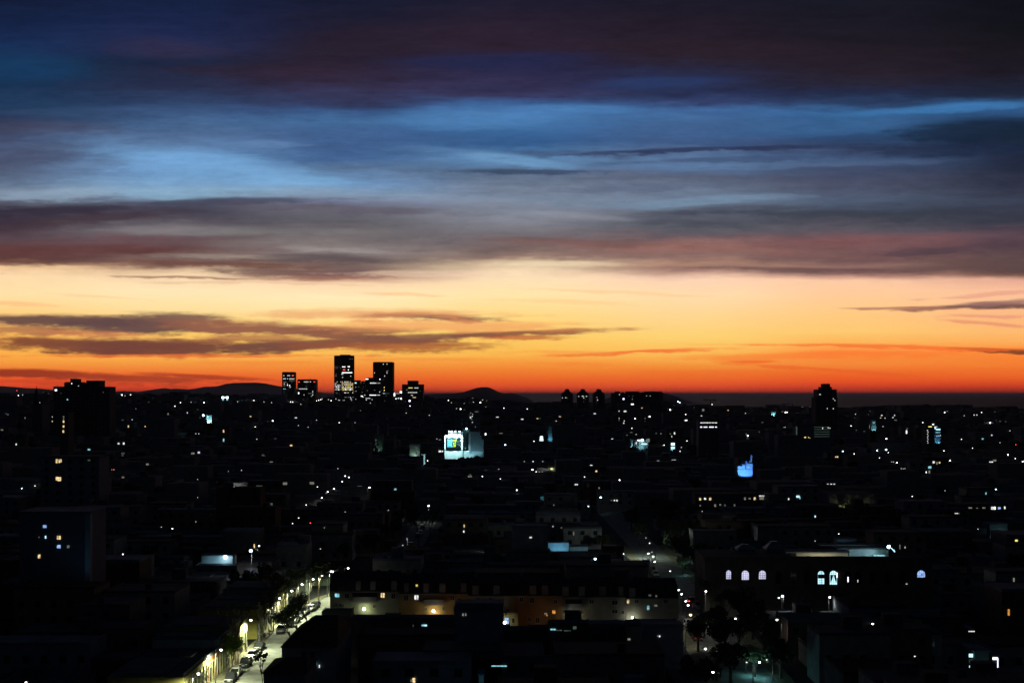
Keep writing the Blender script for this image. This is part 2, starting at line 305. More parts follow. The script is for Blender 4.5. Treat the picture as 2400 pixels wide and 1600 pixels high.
def light(name, kind, loc, power, col, parent=None, radius=.15, target=None, spot=None, blend=.6):
    d = bpy.data.lights.new(name, kind); d.energy = power; d.color = col; d.shadow_soft_size = radius
    if kind == 'SPOT': d.spot_size = R(spot or 120); d.spot_blend = blend
    o = bpy.data.objects.new(name, d); COL.objects.link(o); o.location = loc
    if target is not None: o.rotation_euler = (Vector(target) - Vector(loc)).to_track_quat('-Z', 'Y').to_euler()
    if parent:
        o.parent = parent; o.location = Vector(loc) - parent.location
    return o

# ------------------------------------------------------------------ ground, water, hills
def make_ground():
    b = MB(); ys = [-400, -50, 100, 250, 400, 600, 900, 1100] + [1200 + i*100 for i in range(33)] + [4500, 4700]
    us = [-14000,-7000] + [-3000 + i*200 for i in range(43)] + [9000, 16000]
    for y in ys:
        for u in us:
            yy = max(y, 900); x = (u - 1200) * yy / F; b.v.append((x, y, gz(x, y)))
    n = len(us)
    for j in range(len(ys)-1):
        for i in range(n-1): b.f.append((j*n+i, j*n+i+1, (j+1)*n+i+1, (j+1)*n+i))
    tag(b.build('ground', M_GROUND, smooth=True), None, None, kind='structure')
make_ground()
mw = mat('dusk_water', (.02,.02,.03), rough=.55, var=.2, scale=.002, bump=0, spec=.35)
S = 600000
tag(MB().quad((-S, 4300, -6), (S, 4300, -6), (S, S, -6), (-S, S, -6)).build('water', mw), None, None, kind='structure')
M_HILL = mat('far_hill_slopes', (.12,.11,.12), var=.2, scale=.001, bump=0)
def hill(pts, D, dep, name, label):
    """a ridge line given by horizon profile, with real depth behind and in front"""
    b = MB(); rows = [(-dep, 0.0), (-dep*.5, .55), (0, 1.0), (dep*.6, .6), (dep*1.3, 0.0)]; n = 0
    us = []; u = pts[0][0]
    while u <= pts[-1][0]: us.append(u); u += 6
    rn = random.Random(name)
    for dy, k in rows:
        for i, u in enumerate(us):
            t = lerp_tab(pts, u); hgt = CH + (HZ - t) * D / F
            jit = 1 + .02 * math.sin(i*1.3) + .015 * math.sin(i*.37+dy)
            b.v.append(((u-1200)*(D)/F, D+dy, -8 + (hgt+8) * k * (jit if k < 1 else 1)))
    n = len(us)
    for j in range(len(rows)-1):
        for i in range(n-1): b.f.append((j*n+i, j*n+i+1, (j+1)*n+i+1, (j+1)*n+i))
    tag(b.build(name, M_HILL, smooth=True), label, None, kind='structure')
hill([(-400,915),(-200,900),(-60,902),(0,904),(40,907),(60,909),(95,910),(115,916),(130,919),(180,922),(240,922),(258,918),(290,916),(310,917),(326,921),(350,916),(368,911),(386,909),(397,912),(412,910),(440,912),(460,910),(478,906),(510,905),(530,899),(548,897),(600,896),(622,898),(645,903),(662,906),(700,912),(740,917),(765,922),(800,926),(860,932)], 22000, 3000, 'hills', 'low grey hills behind the left skyline')
hill([(900,940),(985,925.5),(1020,923),(1060,922),(1085,919),(1100,914),(1115,909),(1128,907),(1143,906.5),(1155,911),(1168,918),(1180,922),(1200,921),(1212,924),(1235,931),(1258,946)], 9500, 900, 'hills', 'single cone shaped hill on the horizon')
hill([(1390,946),(1440,927),(1485,921),(1520,917),(1535,916.5),(1550,919),(1565,923),(1580,927),(1600,934),(1618,946)], 9000, 600, 'hills', 'small rounded hill behind the block silhouettes')

# ------------------------------------------------------------------ buildings
def bld(name, label, cat, blocks, D, depth, wall, lit=(), grid=None, group=None, roofm=None, lowest=None, fin=()):
    """blocks: (px0, px1, py_top) seen from the camera at distance D. lit: (px, py, w, h, key)"""
    x0 = min(b[0] for b in blocks); x1 = max(b[1] for b in blocks)
    wx0 = (x0-1200)*D/F; wx1 = (x1-1200)*D/F
    g = gz((wx0+wx1)/2, D) - .0
    org = Vector(((wx0+wx1)/2, D + depth/2, g))
    root = empty(name, org, label, cat, group)
    wb = MB(); rb = MB(); srt = sorted(blocks, key=lambda b: b[2], reverse=True)
    for k, (a, c, t) in enumerate(srt):
        xa = (a-1200)*D/F; xc = (c-1200)*D/F; zt = CH-(t-HZ)*D/F
        ins = .012*k*depth
        wb.box(xa, xc, D+.02*k+ins*(k>0), D+depth-ins, g-3, zt)
        p = min(.35, (xc-xa)*.04)
        rb.box(xa+p, xc-p, D+ins+p+.03*k, D+depth-ins-p, zt-.05, zt+.12)
        rb.box(xa-.05, xc+.05, D+ins-.15, D+ins+.1, zt-.35, zt+.25)
        rb.box(xa-.05, xa+.12, D+ins+.1, D+depth-ins, zt-.35, zt+.25)
        rb.box(xc-.12, xc+.05, D+ins+.1, D+depth-ins, zt-.35, zt+.25)
    for (a, c, t, b0) in fin:
        rb.box((a-1200)*D/F, (c-1200)*D/F, D+depth*.4, D+depth*.4+max(.3,(c-a)*D/F), CH-(b0-HZ)*D/F-.5, CH-(t-HZ)*D/F)
    wb.shift(org).build('wall', wall, root); rb.shift(org).build('roof', roofm or M_ROOF, root)
    if grid:
        pitchx, pitchz, fw, fh = grid; wn = MB()
        for (a, c, t) in blocks:
            xa = (a-1200)*D/F; xc = (c-1200)*D/F; zt = CH-(t-HZ)*D/F
            if xc-xa < pitchx*1.2: continue
            nx = int((xc-xa)/pitchx); nz = int((zt-g)/pitchz)
            for i in range(nx):
                for j in range(nz):
                    cx = xa + (i+.5)*(xc-xa)/nx; cz = zt - (j+.55)*pitchz
                    if cz - fh < g: continue
                    px, py = proj(cx, D, cz)
                    if any(abs(px-l[0]) < l[2]/2+fw*F/D/2 and abs(py-l[1]) < l[3]/2+fh*F/D/2 for l in lit): continue
                    wn.box(cx-fw/2, cx+fw/2, D-.06, D+.1, cz-fh/2, cz+fh/2)
        if wn.v: wn.shift(org).build('window', M_GLASS, root, kind='stuff')
    for l in lit:
        c = P(l[0], l[1], D); w = l[2]*D/F/2; h = l[3]*D/F/2
        wb = MB().box(c.x-w, c.x+w, D-.12, D+.05, c.z-h, c.z+h).shift(org)
        wb.build('window', WIN[l[4]], root)
        PROT.append((l[0], l[1], D))
    RECTS.append((wx0-.5, wx1+.5, D-.5, D+depth+.5))
    return root
G_OFF = (3.2, 3.6, 2.2, 1.9); G_APT = (3.4, 3.0, 1.3, 1.3)
rn = random.Random(11)
def rows_lit(px0, px1, ys, prob, keys='n', w=2.0, h=1.7, pitch=2.9):
    out = []
    for y in ys:
        p = px0 + w/2 + .5
        while p < px1 - w/2:
            if rn.random() < prob: out.append((p, y, w*rn.uniform(.8,1.25), h, rn.choice(keys)))
            p += pitch
    return out
def seg(x0, x1, y, key, n=None, h=1.7):
    n = n or max(1, int((x1-x0)/3.2)); st = (x1-x0)/n
    return [(x0+(i+.5)*st, y, st*.82, h, key) for i in range(n)]
SK = mat('tower_cladding', (.09,.09,.10), rough=.6, var=.2); SKB = mat('tower_side_brown', (.2,.14,.12), rough=.6, var=.2)
# left pair of skyline slabs
bld('apartment_tower', 'broad black apartment block on the left skyline with a domed stair tower and chimney', 'apartment tower', [(125,190,906),(150,187,897),(153,184,895.5),(164,174,888)], 1300, 22, M_WALLS[5], [(131,914,5,4,'V'),(168,898.5,2,1.5,'W'),(184,904,1.5,1.5,'n'),(158,936,3,3,'c'),(143,921,1.2,1.2,'d')], G_APT, fin=[(127,128,903,906),(168.6,169.2,884,888)])
bld('apartment_tower', 'black apartment slab with a raised square tank room, right half of the left skyline pair', 'apartment tower', [(190.6,257,906.5),(202,232,892)], 1310, 20, M_WALLS[5], [(242,919,1.5,1.5,'d'),(170+25,940,1,1,'d')], G_APT)
# the office cluster
DT = 2800
bld('office_tower', 'slim dark office tower standing leftmost in the lit office cluster', 'office tower', [(661,690,872.5),(662.5,688.5,871.5)], DT, 24, SK,
    seg(664,666.5,880,'n')+seg(673,680,879.8,'n')+seg(684,688.5,879.8,'r',2,1.2)+seg(663.5,670,887.3,'C',3,1.3)+seg(673,675,887.3,'n')+seg(678,690,887.3,'n',4,1.4)+seg(678,690,891.5,'d',4)+seg(664,671,895,'d')+seg(665,667.5,899,'n')+[(673.8,898.8,1.2,2,'n'),(674,902.5,1.6,1.6,'W'),(679,903,1.6,1.8,'W'),(684,896,1.2,1.2,'d'),(680,907,3,1.4,'n')]+seg(664,669,903.2,'d')+seg(663.5,670,911,'c',2,1.3)+[(666,918.5,1.2,1.2,'g')], G_OFF)
bld('office_tower', 'low wide office tower right of the slim leftmost tower', 'office tower', [(697,740,889.5),(698,738,888.8)], DT+40, 30, SK,
    seg(699,703,894.8,'r',2,1)+seg(712,723,894.5,'n',4,1.4)+seg(726,729,894.5,'n')+seg(735,739,894.6,'r',2,1)+[(719,898,1.2,1.2,'d'),(718,905,1.5,1.5,'d'),(719,909,1.2,1.2,'d')]+seg(700,720,911,'n',6,1.3)+[(700,921,2.2,4,'W'),(712.5,925,1.3,2,'n'),(733,918,1,4.5,'n'),(733,925,1.2,3,'n'),(730,928,1.2,1.2,'n')]+seg(722,731,921.5,'d',3,1.2), G_OFF, fin=[(724.7,725.2,884,889)])
def tall_tower():
    D = DT - 60
    pts = [((783-1200)*(D+16)/F, D+16), ((801-1200)*D/F, D), ((830-1200)*(D+9)/F, D+9), ((830-1200)*(D+9)/F-3, D+42), ((783-1200)*(D+16)/F+2, D+46)]
    g = gz(pts[0][0], D); org = Vector((pts[1][0], D+20, g)); zt = CH+(HZ-832.5)*D/F
    root = empty('office_tower', org, 'tallest office tower of the skyline with many glowing rows of windows', 'office tower')
    MB().prism(pts, g-3, zt).shift(org).build('wall', SK, root)
    lp = [pts[0], pts[1]]
    MB().poly([(lp[0][0]-.05, lp[0][1]-.3, g), (lp[1][0]-.3, lp[1][1]-.25, g), (lp[1][0]-.3, lp[1][1]-.25, zt-.5), (lp[0][0]-.05, lp[0][1]-.3, zt-.5)]).shift(org).build('left_face', SKB, root)  # left face, lighter and browner than the other walls
    r = MB().box((795-1200)*D/F, (818-1200)*D/F, D+12, D+30, zt, zt+1.6)
    for p in (797,803,808,815): r.tube(((p-1200)*D/F, D+20, zt), ((p-1200)*D/F, D+20, zt+rn.uniform(2,3.2)), .25)
    r.shift(org).build('roof', M_ROOF, root)
    def put(px, py, w, h, key):
        t = (px-783)/18 if px < 801 else (px-801)/29
        a, b = (pts[0], pts[1]) if px < 801 else (pts[1], pts[2])
        c = (a[0]+(b[0]-a[0])*t, a[1]+(b[1]-a[1])*t); d = Vector((b[0]-a[0], b[1]-a[1], 0)).normalized(); ww = w*D/F/2
        n = Vector((d.y, -d.x, 0)); z = CH-(py-HZ)*c[1]/F; hh = h*D/F/2
        o = [Vector((c[0], c[1], z)) + n*.45 + d*sx*ww + Vector((0,0,sz*hh)) for sx, sz in ((-1,-1),(1,-1),(1,1),(-1,1))]
        i = [q - n*.4 for q in o]
        m = MB().poly(o); 
        for k in range(4): m.quad(o[k], i[k], i[(k+1)%4], o[(k+1)%4])
        m.shift(org).build('window', WIN[key], root)
    for y, a, b, pr, k in ((894.5,784,799,.5,'dn'),(898.5,785,799,.6,'nw'),(902,785,799.5,.7,'n'),(905.5,785,799.5,.85,'nW'),(909.3,785,799.5,.6,'nd'),(912.7,785,799.5,.9,'nW'),(920,784,797,.5,'d'),(922.5,789,797,.4,'g'),(934.5,784,790,.7,'n'),
                        (894.5,801,822,.8,'wn'),(898.5,801,829,.92,'wyn'),(902,801,829,.95,'wn'),(905.7,801,829,.95,'nwy'),(909.3,801,829,.9,'nwy'),(912.7,801,827,.97,'yWw'),(916.5,803,829,.55,'d'),(920,804,829,.6,'n'),(930.5,802,829,.4,'dg'),(937.5,793,799,.7,'n'),(938,803,808,.8,'n'),(941.5,797,827,.55,'nw'),
                        (859.3,784,799,.6,'dg'),(859.3,802,809,.9,'W'),(859,815,820,.9,'W'),(859.5,821,829,.5,'n'),(863,784,803,.4,'d'),(866.5,784,794,.4,'d'),(866.5,804,808,.9,'r'),(866.5,815.5,819,.9,'W'),(873,801.5,826,.93,'W'),(876.5,787,799,.5,'d'),(876.5,800,805,.7,'n'),(880.5,785,790,.7,'d'),(881,821,824,.5,'n'),(841,819,828,.35,'d'),(845,788,790,.5,'d'),(891,821,824,.9,'n'),(884,802,804,.9,'n'),(848,820,823,.6,'d'),(853,818,824,.4,'d')):
        p = a + 1
        while p < b:
            if rn.random() < pr: put(p, y, 2.0, 1.7, rn.choice(k))
            p += 2.7
    for k in range(9): put(822.5+rn.uniform(-2,3), 930+k*1.6, 1.3, 1.2, 'n')
    wn = MB()
    for px in [785+2.7*i for i in range(6)] + [803+2.7*i for i in range(10)]:
        t = (px-783)/18 if px < 801 else (px-801)/29
        a, b = (pts[0], pts[1]) if px < 801 else (pts[1], pts[2])
        cx = a[0]+(b[0]-a[0])*t; cy = a[1]+(b[1]-a[1])*t
        for j in range(26): wn.box(cx-.8, cx+.8, cy-.33, cy-.2, zt-4-j*3.6, zt-2.3-j*3.6)
    wn.shift(org).build('window', M_GLASS, root, kind='stuff')
    RECTS.append((pts[0][0], pts[2][0], D, D+46))
tall_tower()
bld('office_block', 'low dark block right behind the tallest tower with a bright cyan lamp', 'office block', [(830.5,843,891),(843,846,898)], DT+60, 24, SK, [(833.5,897,4,2.6,'C'),(834,907,1.2,1.2,'n'),(841,906.5,1.2,1.5,'d'),(834,916.5,1.2,1.2,'n'),(834,935,1.2,1.2,'n')], G_OFF)
bld('office_block', 'short dark block with a few glowing windows beside the second tall tower', 'office block', [(846.5,856,893)], DT+20, 24, SK, [(853,897,1.2,1.2,'d'),(848,928,4,2,'W'),(851,930,3,1.5,'n'),(852,906,2,1.2,'g'),(850,911,2,1,'g'),(849,919,3,1,'d')]+seg(853,863,925.5,'n',4,1.2), G_OFF)
bld('office_block', 'stepped dark block with one long white lit row before the second tall tower', 'office block', [(856.5,892,897),(856.5,873.5,885)], DT-40, 22, SK, [(860,888,6,2,'W')]+seg(867,882,897.3,'W',5,1.6)+seg(884.5,891,897.3,'n',2,1.5)+seg(866,882,925.5,'W',5,1.4)+seg(884,891,925.5,'n',3,1.4)+seg(857,868,933,'n',4,1.2)+[(890.5,888.5,1.8,2.2,'W'),(861,915,3,1,'d'),(890,918,1.6,1.8,'n'),(854.5+4,936.5,2,2,'n'),(868,944,1.6,1.6,'n'),(872,936,1.5,1.3,'n'),(878,914,3,1.2,'d')], G_OFF)
bld('office_tower', 'second tallest plain dark office tower right of the tallest one', 'office tower', [(874,921,849),(876,919,848.2)], DT, 34, SK, [(898.5,853,1.8,1.8,'n'),(907,853,1.8,1.8,'n'),(877.5,873.5,1.8,1.6,'n'),(907,870,1.2,1.8,'n'),(907,874,1.5,2,'n'),(901.5,881,1.5,2.4,'n'),(900.5,907.5,1.4,2.6,'y'),(900.5,914.5,1.4,3,'y'),(910,868,1,1,'d')]+seg(898,913,921.6,'g',5,1.5)+[(900,921.6,5,1.6,'c'),(905,927,1.5,2,'g'),(885,929,2,1.5,'d'),(888,936,2,1.5,'d'),(902,939,1.2,1.2,'d')], G_OFF)
bld('office_block', 'wide dark office block with a raised centre, right end of the office cluster', 'office block', [(942,992,900.5),(955,979,892)], DT-30, 30, SK, seg(957,967,908.6,'y',3,1.6)+seg(971,981,908.6,'n',3,1.6)+[(954,913,4,1.4,'d')]+seg(956,978,919.5,'n',6,1.5)+seg(963,968,926,'n',2,1.2)+seg(967,975,931,'w',3,1.7)+[(960,939,4,4,'V'),(985,916,1.2,1.2,'d'),(978,912,1,1,'d')], G_OFF)
bld('lit_hall', 'small bright white lit structure at the foot of the wide office block', 'hall', [(922.5,941,921)], DT-120, 14, M_WALLS[2], [(924.5,924,3,7.5,'W'),(939.5,919,4.5,5,'W'),(932,921.5,8,1.2,'n'),(928,934,2,2,'W'),(934,933,4,2,'n'),(940,933.8,3,3,'W')])
bld('church', 'dark church with a slender pointed spire at the far left', 'church', [(76,98,948)], 1500, 26, M_WALLS[5])
sp = P(86, 950, 1499); so = MB().prism([(sp.x-2.4,1496),(sp.x+2.4,1496),(sp.x+2.4,1500.8),(sp.x-2.4,1500.8)], gz(sp.x,1499), CH-(930-HZ)*1499/F).prism([(sp.x-2.6,1495.8),(sp.x+2.6,1495.8),(sp.x+2.6,1501),(sp.x-2.6,1501)], CH-(930-HZ)*1499/F+.01, CH-(907-HZ)*1499/F, .04).tube((sp.x,1498.4,CH-(908-HZ)*1499/F),(sp.x,1498.4,CH-(904-HZ)*1499/F),.2)
par = [o for o in bpy.data.objects if o.name.startswith('church')][0]
so.shift(par.location).build('spire', M_ROOF, par)
# three stepped towers and the slabs beside them
for k, (a, l) in enumerate(((1316,'leftmost'),(1353,'middle'),(1390.5,'rightmost'))):
    bld('stepped_tower', f'{l} of the three matching stepped residential towers on the horizon', 'apartment tower', [(a,a+27,922),(a+2.5,a+24.5,919.5),(a+6,a+21,916.5),(a+9,a+18.5,912)], 2500+k*8, 24, M_WALLS[5],
        [[(1318,932,1.6,1.4,'n'),(1326,931.5,2.2,1.6,'n'),(1330,933,1.2,1.2,'d')],[(1356.5,928.5,2,1.5,'n'),(1366,928,4.5,1.5,'n'),(1374.5,928.3,3,1.2,'n'),(1368,932,2,1.5,'n'),(1372,935,1,1,'d'),(1368,941,1.2,1.2,'d')],[(1399,931,1.2,1.2,'n'),(1400.5,937,1.8,1.8,'n'),(1398.5,942,1,1,'d')]][k], G_APT, group='stepped towers in a row on the horizon', fin=[(a+12,a+15,911,913)])
bld('apartment_slab', 'dark slab with small roof turrets right of the three stepped towers', 'apartment block', [(1434.5,1468,921),(1443,1453,917.5),(1459,1462,919)], 2400, 30, M_WALLS[5], [(1452,924.3,2.5,1.3,'n'),(1461.5,934.5,4,4,'V')], G_APT)
bld('apartment_slab', 'tallest flat topped slab of the dark trio right of the stepped towers', 'apartment block', [(1469,1498,917.3)], 2410, 30, M_WALLS[5], [(1482,935,1.2,4,'d'),(1474,928,1,1,'d'),(1483,928,1.5,1,'d')], G_APT)
bld('apartment_slab', 'rightmost wide slab of the dark trio in front of the small rounded hill', 'apartment block', [(1498.4,1554,920),(1513,1522,917.5),(1538,1552,917.5)], 2420, 30, M_WALLS[5], [(1515,927.5,1.2,1,'n'),(1524,927.5,1.6,1,'n')], G_APT)
bld('stepped_tower', 'lone dark stepped tower standing against the water at the right', 'apartment tower', [(1912.5,1963,931),(1917,1961.5,913),(1928,1950,907),(1934,1946,899.5)], 1500, 22, M_WALLS[5], [(1922,924,2.2,2.2,'n'),(1953,934,1.8,1.6,'n'),(1956.6,938,1.6,1.6,'n'),(1939,957,1.8,1.8,'n'),(1953,957,2,1.8,'n')], G_APT, fin=[(1935,1936,897,899.5),(1943,1943.6,896,899.5),(1918,1919.5,911.5,913),(1958,1961,911.7,913)])


# ------------------------------------------------------------------ left lit street
def strip(name, left, right, z, m, kind='structure', thick=0):
    b = MB()
    for (a, c), (d, e) in zip(zip(left, right), zip(left[1:], right[1:])):
        if thick:
            for k in range(1):
                i = len(b.v)
                b.v += [(a[0],a[1],z-thick),(c[0],c[1],z-thick),(e[0],e[1],z-thick),(d[0],d[1],z-thick),(a[0],a[1],z),(c[0],c[1],z),(e[0],e[1],z),(d[0],d[1],z)]
                b.f += [(i+4,i+5,i+6,i+7),(i,i+1,i+5,i+4),(i+1,i+2,i+6,i+5),(i+2,i+3,i+7,i+6),(i+3,i,i+4,i+7)]
        else: b.quad((a[0],a[1],z),(c[0],c[1],z),(e[0],e[1],z),(d[0],d[1],z))
    o = b.build(name, m); o['kind'] = kind; return o
LX = [(120,-50.2),(320,-50.2),(335,-49),(350,-46),(365,-41),(385,-34),(420,-22)]   # left kerb
RX = [(120,-41.2),(318,-41.2),(333,-40.2),(347,-37.5),(360,-33.5),(378,-28),(405,-18)]
strip('road', [(x,y) for y,x in LX], [(x,y) for y,x in RX], .01, M_ASPH)
strip('pavement', [(x-2.0,y+.3) for y,x in LX], [(x-.15,y) for y,x in LX], .13, M_PAVE, thick=.2)
strip('kerb', [(x-.15,y) for y,x in LX], [(x,y) for y,x in LX], .14, mat('kerb_stone', (.22,.22,.2)), thick=.2)
strip('pavement', [(x,y) for y,x in RX], [(x+3.2,y) for y,x in RX], .13, M_PAVE, thick=.2)
# road in the middle distance and the right street
strip('road', [(-38,440),(-38,600)], [(-29.5,440),(-29.5,600)], .01, M_ASPH)
strip('road', [(34,150),(38.5,335),(38.5,470),(36,640)], [(44,150),(48,335),(48,470),(46,640)], .01, M_ASPH)
strip('pavement', [(31,150),(35.5,335),(35.5,470)], [(34,150),(38.5,335),(38.5,470)], .13, M_PAVE, thick=.2)
strip('pavement', [(44,150),(48,335),(48,470)], [(47,150),(51,335),(51,470)], .13, M_PAVE, thick=.2)
strip('road', [(-60,440),(-60,449),], [(60,440),(60,449)], .006, M_ASPH)
M_MARK = mat('road_paint', (.6,.6,.58), bump=0)
zb = MB()
for k in range(8): zb.box(39.2+k*1.1, 39.8+k*1.1, 349, 352, .012, .018)
zb.build('crossing_stripes', M_MARK)['kind'] = 'structure'
for r in ((-54,-37,150,420), (33,52,150,640), (-39,-28,440,600)): RECTS.append(r)
protect(545, 745, 1420, 1600, 275, 9); protect(745, 772, 1418, 1446, 330, 7); protect(1575, 1660, 1385, 1440, 330, 7); protect(960,1010,1238,1280,505,8)

LAMPS = {}
def lamp_mesh(r, h, hm):
    key = (round(r,2), round(h,1), hm.name)
    if key not in LAMPS:
        LAMPS[key] = (MB().tube((0,0,0),(0,0,h+.15),.09,.06,6).box(-.16,.16,-.16,.16,0,.35).mesh('pole', M_POLE),
                      MB().tube((0,0,h+.1),(.9,0,h+.35),.05,.04,5).mesh('arm', M_POLE),
                      MB().ball((.95,0,h+.1), r*1.1, r*1.1, r*.85, 8, 5).mesh('lamp_head', hm, True),
                      MB().prism([(.95+r*1.2*math.cos(t),r*1.2*math.sin(t)) for t in [k*math.pi/3 for k in range(6)]], h+.1+r*.8, h+.1+r*.95, .6).mesh('lamp_cap', M_POLE))
    return LAMPS[key]
LAMPREC = []
LAMPLAB = {}
def street_lamp(px, py, hm=E_LAMP, h=6.4, r=None, D=None, power=0, col=(1,.98,.86), label=None, group=None, rz=0, size=1.0, name='street_lamp'):
    D = D or hit(px, py, h); p = P(px, py, D); r = (r or max(.2, 1.35*D/F)) * size
    g = gz(p.x, D) if D < 3400 else 0; hh = max(3.2, min(12, p.z - g - .1))
    g = p.z - hh - .1
    root = empty(name, (p.x-.95*math.cos(rz), D-.95*math.sin(rz), g), label, 'street lamp', group, rz)
    for n, me in zip(('pole','arm','lamp_head','lamp_cap'), lamp_mesh(r, hh, hm)):
        o = bpy.data.objects.new(n, me); COL.objects.link(o); o.parent = root
    PROT.append((px, py, D)); LAMPREC.append((root, px, py, hm))
    if power:
        d = bpy.data.lights.new('lamp_light', 'SPOT'); d.energy = power; d.color = col; d.spot_size = R(168); d.spot_blend = .4; d.shadow_soft_size = .15
        o = bpy.data.objects.new('lamp_light', d); COL.objects.link(o); o.parent = root; o.location = (1.0, 0, hh - r - .15)
    return root
ORD = ['first','second','third','fourth','fifth','sixth','seventh','eighth','ninth','tenth','eleventh','twelfth','thirteenth','fourteenth','fifteenth','sixteenth','seventeenth','eighteenth','nineteenth','twentieth'] + ['%dth' % k for k in range(21, 31)] + ['31st','32nd','33rd'] + ['%dth' % k for k in range(34, 120)]
KP = 8000
for k, (px, py, pw) in enumerate(((465,1578,.6),(518,1522,1),(550,1491,1),(588,1453,1.2),(655,1401,.9),(684,1384,.9),(708,1369,.6),(734,1357,.35),(755,1348,.4),(776,1339,.25),(781,1338.5,0),(796,1335,.2),(816,1331,.2))):
    street_lamp(px, py, E_LAMPN, 6.4, r=.2, power=KP*pw, size=1, col=(.95,1,.62), label='street lamp on the left pavement of the lit street, ' + ORD[k] + ' from the frame bottom', group='street lamps of the lit left street')
for (px, py, D) in ((607,1506,286),(641,1480,300),(662,1440,330)):
    x = (px-1200)*D/F; o = MB().tube((0,0,0),(0,0,8.2),.14,.09,7).box(-.5,.5,-.05,.05,7.4,7.55).build('utility_pole', M_POLE, loc=(x, D, .13))
    tag(o, {607:'tall bare pale pole on the kerb beside the dark parked car',641:'tall thin pole on the left pavement near the white parked hatchback',662:'bare pole half hidden behind the speckled street trees'}[px], 'pole')
# sign lantern bright white-cyan by the shop wall
p = P(504, 1560, 258); r_ = empty('lantern_post', (p.x, 258, .13), 'very bright white shop lantern on a post above the left pavement', 'lantern')
MB().tube((0,0,0),(0,0,p.z+2.6),.06,.05,6).build('pole', M_POLE, r_); MB().box(-.5,.5,-.25,.25,p.z-.5,p.z+.25).build('lamp_head', E_LAMPC, r_)
MB().poly([(-.5,-.08,3.0),(0,-.08,2.5),(.5,-.08,3.0),(0,-.08,3.5)]).box(-.02,.02,-.075,0,2.6,3.4).build('sign_plate', M_ROOF, r_)
light('lantern_light', 'POINT', (p.x+.3, 257.4, p.z-.9), 2600, (.6,.9,1), r_)

# facades along the left pavement
def street_house(y0, y1, h, col, label, storeys=1, tone=None, xw=-52.25):
    D = y0; org = Vector((xw-6, (y0+y1)/2, 0)); root = empty('row_house', org, label, 'house', 'row houses along the lit left street')
    wm = mat('street_wall_%s' % tone, col, var=.18, scale=1.2)
    w = MB().box(xw-12, xw, y0+.02, y1-.02, -1, h); w.shift(org).build('wall', wm, root)
    MB().box(xw-12.1, xw+.22, y0+.03, y1-.03, h, h+.16).box(xw-.1, xw+.1, y0+.03, y1-.03, h+.16, h+.75).box(xw-11, xw-3, y0+2, y1-2, h+.16, h+.4).shift(org).build('roof', M_ROOF, root)
    MB().box(xw+.003, xw+.12, y0+.05, y1-.05, h-.9, h-.7).box(xw+.003, xw+.08, y0+.05, y1-.05, .1, .7).shift(org).build('cornice', mat('street_trim', (.3,.29,.17)), root)
    n = max(3, int((y1-y0)/2.2)); st = (y1-y0)/n
    for i in range(n):
        c = y0+(i+.5)*st
        MB().box(xw+.002, xw+.16, y0+i*st+.03, y0+i*st+.3, .1, h-.95).shift(org).build('pilaster', mat('street_trim', (.3,.29,.17)), root)
        isd = (i % 3 == 1); z0 = .15 if isd else 1.2
        f = MB().box(xw+.001, xw+.07, c-.62, c+.62, z0, 3.6).shift(org).build('door' if isd else 'window', mat('wood_door', (.12,.07,.04)) if isd else M_FRAME, root)
        MB().box(xw+.072, xw+.09, c-.48, c+.48, z0+.15, 3.4).shift(org).build('pane', M_GLASS, f)
        if storeys > 1:
            f = MB().box(xw+.001, xw+.07, c-.5, c+.5, 4.4, 6.2).shift(org).build('window', M_FRAME, root); MB().box(xw+.072, xw+.09, c-.4, c+.4, 4.5, 6.1).shift(org).build('pane', M_GLASS, f)
    RECTS.append((xw-12.5, xw+.5, y0, y1))
OC = (.34,.3,.08)
street_house(226, 243, 5.0, (.27,.25,.08), 'mustard row house at the frame bottom with tall doors', tone='mustard')
street_house(243, 254, 4.6, (.4,.17,.04), 'orange fronted row house beside the bright shop lantern', tone='orange')
street_house(254, 263, 6.2, (.25,.36,.36), 'teal grey row house behind the green bushy tree', tone='teal')
street_house(263, 275, 6.8, OC, 'ochre row house behind the thick forked tree trunk', tone='ochre')
street_house(275, 281, 6.2, (.36,.34,.12), 'narrow yellow lit house end right of the thick trunk', tone='yellow')
street_house(291, 303, 6.0, (.4,.36,.1), 'yellow row house with striped pilasters behind the tall kerb pole', tone='yellow_b')
street_house(303, 316, 5.8, (.3,.34,.3), 'pale green grey row house behind the speckled trees', tone='green_grey')
street_house(316, 331, 6.5, (.45,.4,.2), 'farthest yellowish row house of the lit street before the bend', tone='yellow_c')
bld('gable_house', 'tall grey green house end lit by the lamps at the street bend', 'house', [(640,716,1346),(655,700,1341)], 352, 12, mat('render_green_grey', (.2,.24,.2)), [], None)
o = bld('bend_house', 'narrow green lit house with tall doorways right of the bend lamps', 'house', [(726,768,1352)], 372, 10, mat('render_green', (.2,.28,.2)), [(735,1385,3,14,'g')], G_APT)

